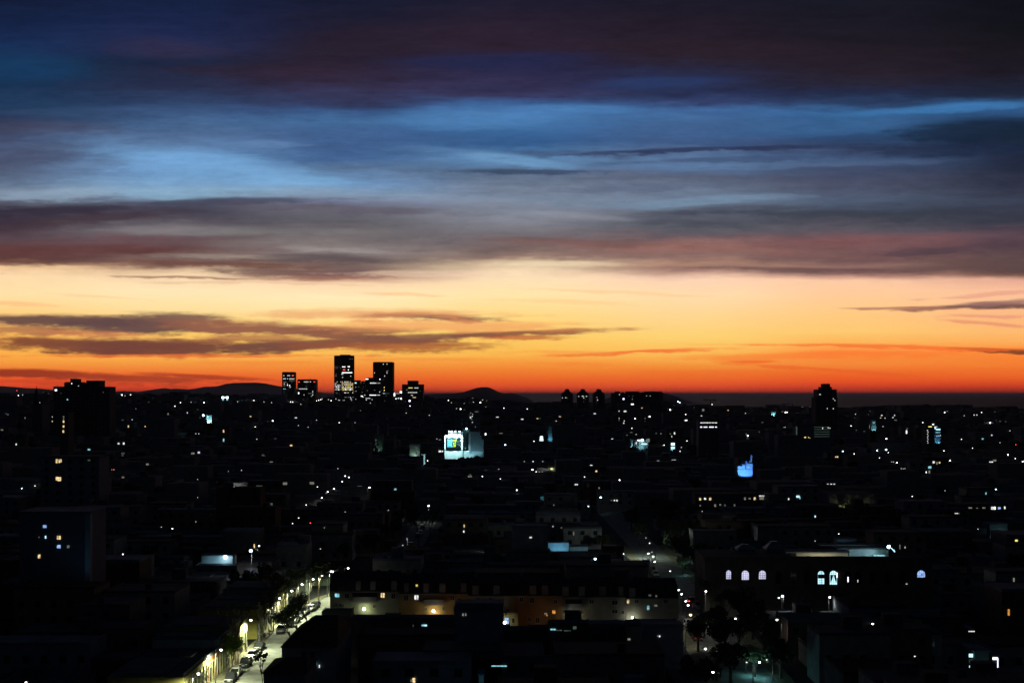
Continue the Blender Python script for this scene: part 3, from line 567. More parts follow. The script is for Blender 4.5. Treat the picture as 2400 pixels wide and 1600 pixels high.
# ------------------------------------------------------------------ vehicles
M_TYRE = mat('tyre_rubber', (.02,.02,.02)); M_RIM = mat('alloy_rim', (.4,.4,.4), rough=.3, metal=.8, bump=0); M_CGL = mat('car_glass', (.015,.018,.02), rough=.05, bump=0, spec=.6)
M_HEADL = mat('headlight_glass', (.75,.75,.75), rough=.15, bump=0); M_TAILL = mat('tail_light_glass', (.3,.02,.02), rough=.2, bump=0)
PAINT = {k: mat('car_paint_'+k, c, rough=.25, var=.05, bump=0, spec=.6) for k, c in (('white',(.75,.75,.73)),('black',(.02,.02,.024)),('silver',(.38,.39,.4)),('red',(.3,.03,.02)),('yellow',(.6,.55,.08)),('grey',(.1,.1,.11)))}
def loft(secs):
    b = MB(); n = len(secs[0])
    for s in secs: b.v += s
    for j in range(len(secs)-1):
        for i in range(n): b.f.append((j*n+i, j*n+(i+1)%n, (j+1)*n+(i+1)%n, (j+1)*n+i))
    b.f.append(tuple(reversed(range(n)))); b.f.append(tuple((len(secs)-1)*n+i for i in range(n))); return b
def car_proto(kind):
    """front of the car points to -y; returns list of (name, mesh, children)"""
    Ls, roof = (3.95, 1.5) if kind == 'hatch' else ((4.4, 1.46) if kind == 'sedan' else (4.2, 1.68))
    h = Ls/2
    def sec(y, w, zb, zm, zt):
        return [(-w*.9,y,zb),(-w,y,zb+.15),(-w,y,zm),(-w*.93,y,zt-.03),(-w*.7,y,zt),(w*.7,y,zt),(w*.93,y,zt-.03),(w,y,zm),(w,y,zb+.15),(w*.9,y,zb)]
    body = loft([sec(-h,.66,.32,.5,.62), sec(-h+.12,.8,.24,.58,.74), sec(-h+.5,.86,.2,.66,.84), sec(-h+1.05,.88,.2,.72,.95), sec(-.2,.89,.2,.74,.97), sec(h-.9,.89,.2,.76,.99), sec(h-.25,.86,.22,.76,.96), sec(h,.76,.34,.66,.86)])
    back = h-.12 if kind != 'sedan' else h-.75
    def cab(y, w, z0, z1, wt): return [(-w,y,z0),(-wt,y,z1),(wt,y,z1),(w,y,z0)]
    cabin = MB(); f0, f1, r0, r1 = -h+1.0, -h+1.75, back-.1, back-.55
    for z, w, a, c in ((.93,.82,f0,back), (roof-.06,.64,f1,r1)):
        cabin.v += [(-w,a,z),(w,a,z),(w,c,z),(-w,c,z)]
    rf = MB().box(-.62,.62,f1+.03,r1-.03,roof-.06,roof)
    pil = MB()
    for s in (-1,1):
        for (ya, yb) in ((f0,f1),(-.1,-.08),(back,r1)): pil.tube((s*.83,ya,.93),(s*.65,yb,roof-.04),.04,.035,4)
    cabin.f += [(0,1,5,4),(1,2,6,5),(2,3,7,6),(3,0,4,7)]
    P_ = []
    def wheel(s, y):
        t = MB(); t.tube((s*.72,y,.32),(s*.9,y,.32),.32,.32,14); rm = MB().tube((s*.87,y,.32),(s*.915,y,.32),.2,.18,10); return t, rm
    return dict(body=body, cabin=cabin, roof=rf, pillars=pil, wheels=[wheel(s, y) for s in (-1,1) for y in (-h+.75, h-.75)],
                heads=[MB().prism([(s*.38,-h+.02),(s*.74,-h+.06),(s*.8,-h+.3),(s*.45,-h+.1)], .56, .7, .9) for s in (-1,1)],
                tails=[MB().box(min(s*.5,s*.8), max(s*.5,s*.8), h-.12, h+.015, .66, .84) for s in (-1,1)],
                plate=[MB().box(-.24,.24,-h-.03,-h+.03,.4,.52), MB().box(-.24,.24,h-.04,h+.02,.5,.62)], bumper=MB().box(-.78,.78,-h-.02,-h+.35,.22,.36))
CARM = {}
def car(x, y, rz, paint, kind, label, tail=False, head=False, z=.01, scale=1.0):
    key = (kind, paint, tail, head)
    if key not in CARM:
        pr = car_proto(kind); pm = PAINT[paint]
        CARM[key] = ([('body', pr['body'].mesh('body', pm, True)), ('windows', pr['cabin'].mesh('windows', M_CGL)), ('roof', pr['roof'].mesh('roof', pm)), ('pillars', pr['pillars'].mesh('pillars', pm)), ('bumper', pr['bumper'].mesh('bumper', M_ROOF))]
            + [('headlight', q.mesh('headlight', E_LAMP if head else M_HEADL)) for q in pr['heads']] + [('tail_light', q.mesh('tail_light', E_RED if tail else M_TAILL)) for q in pr['tails']]
            + [('number_plate', q.mesh('number_plate', M_MARK)) for q in pr['plate']], [(a.mesh('wheel', M_TYRE), b.mesh('rim', M_RIM)) for a, b in pr['wheels']])
    root = empty('parked_car' if not (tail or head) else 'car', (x, y, z), label, 'car', 'cars standing in the streets', rz); root.scale = (scale,)*3
    for n, me in CARM[key][0]:
        o = bpy.data.objects.new(n, me); COL.objects.link(o); o.parent = root
    for a, b in CARM[key][1]:
        w = bpy.data.objects.new('wheel', a); COL.objects.link(w); w.parent = root
        r = bpy.data.objects.new('rim', b); COL.objects.link(r); r.parent = w
    return root
def carpx(px, py, *a, **k):
    D = CH*F/(py-HZ); return car((px-1200)*D/F, D, *a, **k)
carpx(541, 1596, 0, 'black', 'hatch', 'black hatchback parked lowest in the left street, at the frame bottom')
carpx(552, 1583, 0, 'white', 'sedan', 'white car parked just behind the black one at the frame bottom')
carpx(576, 1560, R(-3), 'black', 'suv', 'dark high car parked by the thick tree trunk')
carpx(591, 1542, 0, 'white', 'hatch', 'white hatchback parked between two dark cars behind the thick trunk')
carpx(608, 1521, R(-2), 'black', 'sedan', 'dark saloon parked alone below the tall pale kerb pole')
carpx(599, 1492, R(80), 'silver', 'hatch', 'silver car pulled across the pavement behind the tall pale pole')
carpx(659, 1480, 0, 'white', 'hatch', 'white hatchback parked at the far corner, seen through thin trunks')
carpx(677, 1468, 0, 'black', 'suv', 'dark car right behind the white corner hatchback')
carpx(692, 1457, 0, 'silver', 'sedan', 'silver saloon half hidden by leafy trees in the left street')
carpx(702, 1447, 0, 'grey', 'hatch', 'grey hatchback with glinting glass behind the silver saloon')
carpx(714, 1438, R(-6), 'silver', 'suv', 'silver high car nearest the bend of the left street')
carpx(728, 1431, R(-10), 'white', 'sedan', 'white saloon catching lamplight at the street bend')
carpx(738, 1424, R(-12), 'grey', 'hatch', 'grey car farthest up the lit left street')
carpx(985, 1252, 0, 'white', 'sedan', 'white car farther up the middle street')
carpx(979, 1259, 0, 'black', 'hatch', 'black car parked before the white one in the middle street')
carpx(990, 1241, 0, 'grey', 'sedan', 'grey car farthest up the middle street')
carpx(964, 1281, R(20), 'yellow', 'hatch', 'small yellow car at the corner of the middle street')
carpx(1619, 1412, 0, 'black', 'sedan', 'dark car driving away with two red tail lights in the right street', tail=True)
a_ = carpx(1636, 1425, 0, 'silver', 'suv', 'silver car with a red glow parked on the right street crossing', tail=True); a_.rotation_euler = (0,0,math.pi+.2)
bpy.data.objects[a_.name].rotation_euler = (0, 0, math.pi)
for o in bpy.data.objects:
    if o.get('label','').startswith('dark car driving away'): o.rotation_euler = (0,0,math.pi)
a_.rotation_euler = (0,0,.1)
carpx(1648, 1427, R(15), 'white', 'hatch', 'white car beside the silver one at the right street crossing')
carpx(1655, 1433, R(70), 'grey', 'sedan', 'grey car turned sideways at the right street crossing')
for i, py in enumerate((1466,1476,1488,1500)):
    D = CH*F/(py-HZ); car(36.2+D*.005, D, 0, ('silver','white','grey','red')[i], 'hatch', ('silver','white','grey','red')[i]+' car in the dim parked row along the left kerb of the right street')
for i, D in enumerate((402, 392, 418)): car(39.6, D, 0, ('grey','white','silver')[i], 'sedan', ('grey','white','silver')[i]+' car beyond the crossing, far up the right street')

# ------------------------------------------------------------------ trees
def bare_tree(seed, h, spread, leafn=0, leafsize=.16, trunk=.3, lean=0, fork=.35, depth=4):
    r = random.Random(seed); tb = MB(); lb = MB(); bb = MB(); tips = []
    def grow(p, d, ln, rad, lev):
        q = p + d*ln; (tb if lev == 0 else bb).tube(p, q, rad, rad*.68, 7 if lev == 0 else (5 if lev < 3 else 4))
        if lev >= depth: tips.append(q); return
        for _ in range(3 if lev < 2 else 2):
            nd = (d + Vector((r.uniform(-1,1), r.uniform(-1,1), r.uniform(-.2,.7)))*spread*(.55 if lev == 0 else .75)).normalized()
            grow(q - d*ln*r.uniform(0,.15), nd, ln*r.uniform(.62,.85) if lev else (h-ln)*.42, rad*.6, lev+1)
        if lev >= 2: tips.append(q)
    grow(Vector((0,0,0)), Vector((lean,0,1)).normalized(), h*fork, trunk, 0)
    for _ in range(leafn):
        t = r.choice(tips); c = t + Vector((r.gauss(0,.45), r.gauss(0,.45), r.gauss(0,.4)))
        a = Vector((r.uniform(-1,1), r.uniform(-1,1), r.uniform(-1,1))).normalized(); u = a.orthogonal().normalized(); w = a.cross(u); s = leafsize*r.uniform(.6,1.4)
        lb.quad(c-u*s, c-w*s*.7, c+u*s, c+w*s*.7)
    return tb, bb, lb, tips
def place_tree(protos, loc, label, cat='tree', group=None, rz=0, sc_=1.0, name='street_tree'):
    root = empty(name, loc, label, cat, group, rz); root.scale = (sc_,)*3
    for n, me in protos:
        o = bpy.data.objects.new(n, me); COL.objects.link(o); o.parent = root
    return root
M_LGREEN = mat('bright_leaves', (.2,.32,.05), var=.5, scale=3, rough=.6)
def protoset(tb, bb, lb, lm):
    out = [('trunk', tb.mesh('trunk', M_BARK)), ('branches', bb.mesh('branches', M_BARK))]
    if lb.v: out.append(('leaves', lb.mesh('leaves', lm)))
    return out
t = bare_tree(5, 10.5, .62, 500, .12, .42, 0, .36, 5); place_tree(protoset(*t[:3], M_TREE), (-50.9, 263, .1), 'thick trunked bare tree forking low over the parked cars')
t = bare_tree(8, 5.6, .95, 5200, .16, .14, 0, .3, 4); place_tree(protoset(*t[:3], M_LGREEN), (-50.6, 257.2, .1), 'green leafy young tree glowing under the street lamp')
t = bare_tree(9, 4.2, .7, 60, .1, .06, .15, .3, 3); place_tree(protoset(*t[:3], M_TREE), (-49.9, 252.5, .1), 'small bare sapling beside the shop lantern')
sp_p = [protoset(*bare_tree(20+k, 8.6, .7, 1100, .13, .17, 0, .33, 5)[:3], M_TREE) for k in range(3)]
for i, (x, y, l) in enumerate(((-50.8,289,'nearest'),(-50.8,300,'second'),(-50.9,309,'third'),(-50.6,319,'fourth'),(-50.2,330,'fifth'),(-46.8,344,'farthest'),(-50.4,295,'sixth'),(-50.6,313,'seventh'),(-49.6,325,'eighth'),(-48.4,338,'ninth'))):
    place_tree(sp_p[i%3], (x, y, .1), f'{l} of the speckled dark street trees on the left pavement', group='dark speckled street trees', rz=i*1.3, sc_=.9+.05*(i%3))
ln_p = [protoset(*bare_tree(40+k, 9.2, .5, 1500, .15, .16, -.38, .5, 4)[:3], M_TREE) for k in range(2)]
for i, (x, y, l) in enumerate(((-40.2,268,'nearest'),(-40.3,277,'middle'),(-40.0,288,'farthest'))):
    place_tree(ln_p[i%2], (x, y, .1), f'{l} of the thin black trees leaning over the lit road', group='thin leaning trees on the right pavement', sc_=1)
t = bare_tree(60, 5.2, .75, 0, .1, .07, -.1, .3, 4); rr = random.Random(4); podm = MB().ball((0,0,0), .2, seg=6, rings=4).mesh('seed_pod', M_BARK)
root = place_tree([('trunk', t[0].mesh('trunk', M_BARK)), ('branches', t[1].mesh('branches', M_BARK))], (-39.6, 226, 4.0), 'bare shrub tree with round dark pods in front of the lit road')
for q in rr.sample(t[3], min(26, len(t[3]))):
    o = bpy.data.objects.new('seed_pod', podm); COL.objects.link(o); o.parent = root; o.location = q
MB().tube((0,0,-4),(0,0,0),.12,.08,6).build('lower_trunk', M_BARK, root)
t = bare_tree(70, 9, .6, 900, .16, .22, .05, .32, 5)
mid_p = protoset(*t[:3], M_TREE)
place_tree(mid_p, (-31.0, 470, .1), 'bare tree leaning beside the middle street, right kerb'); place_tree(mid_p, (-28.4, 492, .1), 'bare tree farther along the right kerb of the middle street', rz=2)
for i, (px, D) in enumerate(((1700,300),(1725,262),(1690,345),(1645,372),(1668,318),(1655,395))):
    place_tree(mid_p, ((px-1200)*D/F, D, .1), None, group=None, rz=i*1.1, sc_=.85)
    bpy.data.objects[-1] if False else None
RT = [o for o in bpy.data.objects if o.name.startswith('street_tree') and not o.get('label')]
for i, o in enumerate(sorted(RT, key=lambda o: o.location.y)):
    tag(o, ['nearest','second nearest','third nearest','third farthest','second farthest','farthest'][i] + ' bare tree beside the right street', 'tree', 'bare trees along the right street')

# ------------------------------------------------------------------ townhouse terrace
M_MANS = mat('mansard_slate', (.05,.05,.055), var=.4, scale=2); M_DORM = mat('dormer_render', (.24,.24,.22))
def terrace(px0, px1, top, tint, label, dorm, wins, loggia=(), D=290, lits=()):
    x0 = (px0-1200)*D/F; x1 = (px1-1200)*D/F; zt = CH-(top-HZ)*D/F; zm = CH-(top+24-HZ)*D/F; org = Vector(((x0+x1)/2, D+6, 0))
    root = empty('townhouse_terrace', org, label, 'town house', 'terrace of three storey town houses')
    MB().box(x0+.02, x1-.02, D, D+12, -1, zm).shift(org).build('wall', mat('terrace_'+tint, {'grey':(.3,.3,.26),'olive':(.3,.28,.18),'ochre':(.32,.22,.1),'orange':(.32,.2,.1),'pale':(.28,.28,.25)}[tint], var=.2, scale=.4), root)
    r = MB(); i = 0
    r.v += [(x0,D-.25,zm),(x1,D-.25,zm),(x1,D+.9,zt),(x0,D+.9,zt),(x1,D+6.2,zt+1.3),(x0,D+6.2,zt+1.3),(x1,D+12.2,zm),(x0,D+12.2,zm)]
    r.f += [(0,1,2,3),(3,2,4,5),(5,4,6,7),(0,3,5,7),(1,6,4,2)]
    rf = r.shift(org).build('roof', M_MANS, root)
    MB().box(x0-.05, x1+.05, D-.32, D-.1, zm-.22, zm+.02).shift(org).build('gutter', M_DORM, root)
    MB().box(x0+1.2, x0+2.0, D+5, D+6, zt+.6, zt+2.3).shift(org).build('chimney', M_DORM, rf)
    for (a, b) in dorm:
        xa = (a-1200)*D/F; xb = (b-1200)*D/F
        d = MB().box(xa, xb, D-.12, D+1.4, zm+.12, zt-.08).shift(org).build('dormer', M_DORM, rf)
    for w in wins:
        c = P(w[0], w[1], D); hw = w[2]*D/F/2; hh = w[3]*D/F/2
        f = MB().box(c.x-hw-.1, c.x+hw+.1, D-.07, D+.1, c.z-hh-.1, c.z+hh+.1).box(c.x-hw-.2, c.x+hw+.2, D-.16, D-.07, c.z-hh-.2, c.z-hh-.1).shift(org).build('window', M_FRAME, root)
        key = w[4] if len(w) > 4 else None
        MB().box(c.x-hw, c.x+hw, D-.1, D-.071, c.z-hh, c.z+hh).shift(org).build('pane', WIN[key] if key else M_GLASS, f)
        MB().box(c.x-.04, c.x+.04, D-.13, D-.101, c.z-hh, c.z+hh).shift(org).build('mullion', M_FRAME, f)
    for (a, b, y0, y1) in loggia:
        p = P(a, y0, D); q = P(b, y1, D)
        MB().box(p.x, q.x, D-.9, D-.001, q.z-.15, q.z+.05).box(p.x, q.x, D-.9, D-.82, q.z+.05, q.z+1.0).shift(org).build('balcony', M_DORM, root)
        MB().box(p.x, q.x, D-.05, D+.1, q.z+.05, p.z).shift(org).build('balcony_door', M_GLASS, root)
    RECTS.append((x0, x1, D-1, D+12.5)); protect(px0+2, px1-2, top, top+74, D, 14)
terrace(773, 935, 1361, 'grey', 'left end section of the dark terrace with a cyan lit window', [(834,845),(868,880),(917,930)], [(790,1394,10,8,'c'),(813,1395,9,10),(897,1394,9,10,'w'),(922,1396,9,11),(793,1417,14,7),(877,1420,6,6),(803,1418,6,6)], [(826,884,1386,1408)])
terrace(935, 1097, 1366, 'ochre', 'terrace section glowing orange and yellow above a garden lamp', [(947,958),(992,1005),(1030,1044),(1080,1093)], [(977,1371,4,4,'y'),(952,1400,10,12),(976,1399,9,10,'n'),(1060,1400,9,10),(998,1426,5,6),(1039,1425,5,8)], [(994,1040,1402,1414)])
terrace(1097, 1205, 1371, 'olive', 'recessed terrace section partly hidden by the dark round cornered block', [(1107,1122),(1156,1171)], [(1120,1405,9,10),(1150,1405,9,10),(1190,1430,6,8)])
terrace(1205, 1316, 1371, 'orange', 'orange terrace section right of the round cornered dark block', [(1241,1257),(1270,1285)], [(1222,1404,8,10),(1247,1406,9,12),(1302,1409,8,9),(1298,1433,7,7,'o'),(1279,1437,6,3,'d'),(1241,1450,6,9),(1260,1452,8,12)])
terrace(1316, 1465, 1374, 'pale', 'terrace section with a deep loggia behind a small globe lamp', [(1318,1333),(1356,1371),(1405,1420),(1450,1461)], [(1386,1409,8,9),(1441,1411,12,10),(1472-12,1434,6,8),(1322,1433,5,9),(1365,1433,5,9),(1441,1432,12,8)], [(1325,1364,1404,1424)])
terrace(1465, 1590, 1377, 'grey', 'right end section of the terrace with one warm and one cyan window', [(1475,1489)], [(1472,1408,4.5,9,'w'),(1519,1423,5,9,'c'),(1537,1418,6,4,'d'),(1523,1394,5,3,'d'),(1538,1396,3,4,'d'),(1492,1408,8,9),(1560,1408,8,9)])
def wall_lamp(px, py, D, power, col, label, hm=None, r=.28, spread=None, name='wall_lamp'):
    p = P(px, py, D); root = empty(name, p, label, 'lamp')
    MB().ball((0,0,0), r, seg=8, rings=5).build('lamp_head', hm or E_LAMP, root, smooth=True)
    MB().tube((0,0,-r*.9),(0,0,-min(p.z-.05, 2.6)),.05,.05,5).build('post', M_POLE, root)
    if power: light('lamp_light', 'POINT', (p.x, max(D+.3, 289.1) if D < 289 else D-.1, p.z-r-.25), power*.75, col, root, .1)
    PROT.append((px, py, D)); return root
wall_lamp(853, 1426, 287.6, 130, (.85,1,.42), 'garden lamp washing a pale wall yellow green at the left of the terrace')
wall_lamp(1016, 1431, 287.4, 170, (1,.85,.35), 'round garden lamp glowing before the orange terrace section')
wall_lamp(1345.5, 1441.6, 287.6, 80, (1,.85,.4), 'small globe lamp between two round shrubs under the loggia', r=.22)
wall_lamp(1183, 1458, 287.0, 110, (1,.95,.6), 'bright lamp beside the lit yellow doorway of the terrace', r=.3)
wall_lamp(1482, 1446, 288.3, 90, (1,1,.7), 'lamp in the short lit gap at the right of the terrace', r=.22)
light('sodium_light', 'POINT', (P(1262,1440,286).x, 284.5, P(1262,1440,286).z-.6), 34, (1,.38,.08), None, .2)  # unseen orange wall lamp, inferred from the glow on the wall
ol = wall_lamp(1282, 1441, 285.5, 0, (1,1,1), 'dim orange sodium lamp on the orange terrace wall', hm=emit('sodium_dim', (1,.4,.06), .6), r=.16)
light('lamp_light', 'POINT', (P(1050,1415,285).x, 284.5, P(1050,1418,285).z-.8), 30, (1,.36,.08), ol, .2)
bpy.data.objects['sodium_light'].parent = ol; bpy.data.objects['sodium_light'].location -= ol.location
sh = MB(); rr = random.Random(9)
for k in range(2):
    p = P((1340,1352)[k], 1446, 286.3); root = empty('shrub', (p.x, 286.3, 0), ('left','right')[k]+' of the two round shrubs beside the globe lamp', 'shrub', 'round shrubs by the lamp')
    MB().tube((0,0,0),(0,0,p.z-.2),.09,.05,6).build('trunk', M_BARK, root); b = MB()
    for _ in range(500):
        a = Vector((rr.gauss(0,1), rr.gauss(0,1), rr.gauss(0,1))).normalized()*rr.uniform(.3,.62); q = Vector((0,0,p.z)) + a; u = a.orthogonal().normalized()*.09; w = a.cross(u).normalized()*.09
        b.quad(q-u, q-w, q+u, q+w)
    b.build('crown', M_TREE, root)

# dark blocks in front of the terrace
def near(px0, px1, top, D, dep, label, wall=5, lit=(), roofm=None, extra=(), grid=None, name='dark_house'):
    dep = 5; fx = lambda t: HZ + (t-HZ)*(D+dep)/D      # the far roof edge is what the eye sees
    return bld(name, label, 'house', [(px0, px1, fx(top))] + [(a, b, fx(t)) for a, b, t in extra], D, dep, M_WALLS[wall], lit, grid, roofm=roofm)
near(755, 822, 1425, 272, 12, 'black low house left of the garden lamp, in front of the terrace')
near(823, 966, 1440, 268, 10, 'long black single storey block below the left garden lamp', extra=[(900,935,1437)])
near(967, 1064, 1440, 262, 14, 'black house with a cyan lit strip window below the orange wall', lit=[(993,1464.5,10,3.5,'c'),(998,1464.5,5,3.5,'C'),(967.5+1,1465,1,4,'d')])
near(1241, 1284, 1464, 270, 10, 'black low house at the foot of the orange terrace wall')
near(1381, 1469, 1453, 262, 16, 'blue grey flat roofed house in front of the deep loggia', roofm=M_ROOFB)
near(1470, 1507, 1452, 258, 14, 'olive walled house with a small lit slot, right of the blue grey roof', wall=1, lit=[(1474,1497,6,4,'d')])
near(1508, 1600, 1454, 250, 22, 'wide dark blue house at the corner of the right street', wall=3, lit=[(1545.7,1490,3,3,'n'),(1541,1489,1.5,2,'d')], roofm=M_ROOFB)
o = bld('round_corner_block', 'dark block with a rounded top left corner before the terrace', 'house', [(1064,1179,1424),(1067,1179,1420),(1072,1179,1416)], 236, 6, M_WALLS[3], [(1085,1439,3.5,6,'d'),(1091.5,1439,3,6,'d')], None, roofm=M_ROOFB)
c = P(1066, 1412, 236)
near(1180, 1240, 1467, 264, 12, 'black house under the lit yellow doorway')
# lit doorway wall
p0 = P(1181, 1437, 288.9); p1 = P(1214, 1463, 288.9); root = empty('porch', ((p0.x+p1.x)/2, 288.5, 0), 'yellow lit porch with a blue glowing door at the terrace foot', 'porch')
org = root.location; MB().box(p0.x, p1.x, 288.5, 289.9, 0, p0.z).shift(org).build('wall', mat('terrace_yellow', (.5,.46,.18)), root)
MB().tube((p0.x+.6,288.6,p0.z),(p1.x-.4,288.6,p0.z),.5,.5,10).shift(org).build('canopy', mat('terrace_yellow', (.5,.46,.18)), root)
a = P(1183,1448,288); b = P(1192,1463,288); MB().box(a.x, b.x, 288.4, 288.6, b.z, a.z).shift(org).build('door', WIN['b'], root)  # door glows blue through its material
a = P(1200,1449,288); b = P(1205,1459,288); MB().box(a.x, b.x, 288.4, 288.6, b.z, a.z).shift(org).build('window', M_GLASS, root)
# glass veranda right of it
near(1286, 1380, 1452, 266, 12, 'dark veranda house with teal lit interior strip', lit=[(1296,1474,12,3,'c'),(1310,1476,14,2,'g'),(1330,1477,16,1.5,'g'),(1347,1470,8,7,'g')])
# near dark roofs at the lower left street side
def house_roof(px0, px1, eave, ridge, D, dep, label, lit=(), base_x=0):
    x0=(px0-1200)*D/F; x1=(px1-1200)*D/F; ze=CH-(eave-HZ)*D/F; zr=CH-(ridge-HZ)*D/F+ .0; org = Vector(((x0+x1)/2, D+dep/2, 0)); root = empty('hip_roof_house', org, label, 'house')
    MB().box(x0+.3, x1-.3, D+.3, D+dep-.3, -1, ze).shift(org).build('wall', M_WALLS[3], root)
    r = MB(); m = min(dep/2, (x1-x0)/2.2)
    r.v += [(x0,D,ze),(x1,D,ze),(x1,D+dep,ze),(x0,D+dep,ze),(x0+m,D+dep/2,zr),(x1-m*.3,D+dep/2,zr)]; r.f += [(0,1,5,4),(1,2,5),(2,3,4,5),(3,0,4),(0,3,2,1)]
    r.shift(org).build('roof', M_TILE, root)
    for l in lit:
        c = P(l[0], l[1], D+.3); w = l[2]*D/F/2; h = l[3]*D/F/2
        f = MB().box(c.x-w, c.x+w, D+.15, D+.35, c.z-h, c.z+h).shift(org).build('window', WIN[l[4]] if len(l)>4 else M_GLASS, root)
    RECTS.append((x0, x1, D, D+dep)); return root
house_roof(655, 790, 1517, 1466, 222, 22, 'hip roofed dark house with a cyan window edging the lit road', [(733,1550,11,10,'c'),(739,1555,4,4,'C'),(733,1533,10,14),(712,1533,9,14),(748.5,1560,1.5,6,'n')])
house_roof(612, 720, 1578, 1556, 203, 12, 'lowest dark hipped roof beside the lit road at the frame bottom')
near(722, 800, 1447, 256, 10, 'dark garden house whose roof edge cuts the lit road')

# ------------------------------------------------------------------ arched window building
def arched():
    D = 323; x0 = (1652-1200)*D/F; x1 = (2185-1200)*D/F; zt = CH-(1307-HZ)*D/F; org = Vector(((x0+x1)/2, D+8, 0))
    root = empty('arched_building', org, 'long old building with tall arched windows, some glowing violet and cyan', 'institution building')
    xm = (1864-1200)*D/F
    MB().box(x0, xm, D, D+18, -1, zt).box(xm+.01, x1, D, D+3, -1, zt).box(xm+.01, x1, D+3.01, D+18, -1, 7.5).shift(org).build('wall', mat('old_render', (.17,.155,.13), var=.3, scale=.3), root)
    MB().box(x0-.2, x1+.2, D-.35, D+.1, zt-.5, zt-.2).box(x0-.1, x1+.1, D-.2, D+.15, zt-.2, zt+.35).box(x0-.1, x1+.1, D-.2, D+.06, 6.1, 6.35).shift(org).build('cornice', mat('old_render', (.17,.155,.13)), root)
    MB().box(x0+.5, xm-.5, D+.6, D+17, zt, zt+.1).box(xm-.49, x1-.5, D+.6, D+2.8, zt, zt+.1).shift(org).build('roof', M_ROOF, root)
    def arch(px, ytop, ybot, w, key, deco=None):
        c = P(px, ytop, D); b = P(px, ybot, D); hw = w*D/F/2; zs = c.z - hw; pts = []
        for k in range(9): t = math.pi*k/8; pts.append((hw*math.cos(t), zs + hw*math.sin(t)))
        def ring(s, y): return [(c.x+q[0]*s, y, zs+(q[1]-zs)*s) for q in pts] + [(c.x-hw*s, y, b.z), (c.x+hw*s, y, b.z)]
        o = ring(1.14, D-.12); i = ring(1.14, D+.02); m = MB(); m.poly(list(reversed(o)))
        for k in range(len(o)): m.quad(o[k], i[k], i[(k+1)%len(o)], o[(k+1)%len(o)])
        f = m.shift(org).build('window', mat('old_trim', (.2,.19,.17)), root)
        MB().poly(list(reversed(ring(1.0, D-.14)))).shift(org).build('pane', WIN[key] if key else M_GLASS, f)
        br = MB(); n = 3 if w > 13 else 2
        for k in range(1, n+1):
            xx = c.x - hw + 2*hw*k/(n+1); top = zs + math.sqrt(max(0, hw*hw-(xx-c.x)**2)); br.box(xx-.028, xx+.028, D-.19, D-.145, b.z, top)
        z = b.z + .45
        while z < zs + hw*.6: br.box(c.x-hw*.98, c.x+hw*.98, D-.2, D-.15, z-.025, z+.025); z += .42
        br.shift(org).build('glazing_bar', mat('dark_bar', (.05,.05,.06)), f)
        if deco == 'curtain':
            for s in (-1, 1):
                MB().poly([(c.x+s*hw*.9, D-.23, zs-.1), (c.x+s*hw*.05, D-.23, zs-.1), (c.x+s*hw*.35, D-.23, zs-1.1), (c.x+s*hw*.88, D-.23, b.z+.4)]).shift(org).build('curtain', mat('curtain_cloth', (.06,.05,.05)), f)
        elif deco == 'lower':
            MB().box(c.x-hw, c.x+hw, D-.24, D-.21, b.z-.02, b.z+(zs-b.z)*.3).shift(org).build('lower_shade', mat('curtain_cloth', (.06,.05,.05)), f)
        elif deco == 'transom':
            MB().box(c.x-hw, c.x+hw, D-.24, D-.21, zs-.95, zs-.05).box(c.x-.08, c.x+.08, D-.25, D-.21, b.z, zs+hw).shift(org).build('transom', mat('dark_bar', (.05,.05,.06)), f)
        PROT.append((px, (ytop+ybot)/2, D))
    arch(1707.5, 1335.5, 1356, 11, 'v'); arch(1746.5, 1336, 1357.5, 16.5, 'v'); arch(1786.5, 1336, 1356, 16, 'v')
    arch(1924, 1337, 1367.5, 14.5, 'C', 'transom'); arch(1953, 1336.5, 1368.5, 16.5, 'C', 'curtain'); arch(2158.5, 1335.5, 1352, 18, 'b')
    for px in (1825, 1858, 1890, 1988, 2011, 2045, 2080, 2115): arch(px, 1337, 1367, 14, None)
    for (px, py, w, h, k) in ((1987.5,1357,2.5,12,'V'),(2010.5,1361,1.5,6,'n'),(2125,1367.5,4,1.5,'n'),(1961.5,1347,2.5,12,'V')):
        c = P(px, py, D-.2); MB().box(c.x-w*D/F/2, c.x+w*D/F/2, D-.27, D-.22, c.z-h*D/F/2, c.z+h*D/F/2).shift(org).build('light_slot', WIN[k], root)
    RECTS.append((x0-1, x1+1, D-1, D+60)); protect(1655, 2180, 1300, 1368, D, 14); protect(1860, 2110, 1262, 1304, 350, 8)
    # courtyard wings behind, lit by the floodlight and an added warm light
    W = MB(); Wm = mat('courtyard_render', (.42,.41,.33), var=.15, scale=.5); D2 = 352
    a = P(1866, 1295, D2); b = P(1988, 1296, D2)
    w2 = empty('courtyard_wing', ((a.x+b.x)/2, D2+3, 0), 'low cream courtyard wall lit from below behind the arched facade', 'building wing')
    o2 = w2.location; MB().box(a.x, b.x, D2, D2+7, 0, a.z).shift(o2).build('wall', Wm, w2)
    MB().box(a.x-8, b.x+.3, D2-.5, D2+7, a.z+.003, a.z+.3).shift(o2).build('roof', M_ROOF, w2)
    a = P(1990, 1280, 356); b = P(2082, 1304, 356)
    w3 = empty('courtyard_wing', ((a.x+b.x)/2, 360, 0), 'teal grey lit upper wing under the bright floodlight', 'building wing'); o3 = w3.location
    MB().box(a.x, b.x, 356, 366, 0, P(0,1287,356).z).shift(o3).build('wall', mat('wing_render', (.3,.36,.36)), w3)
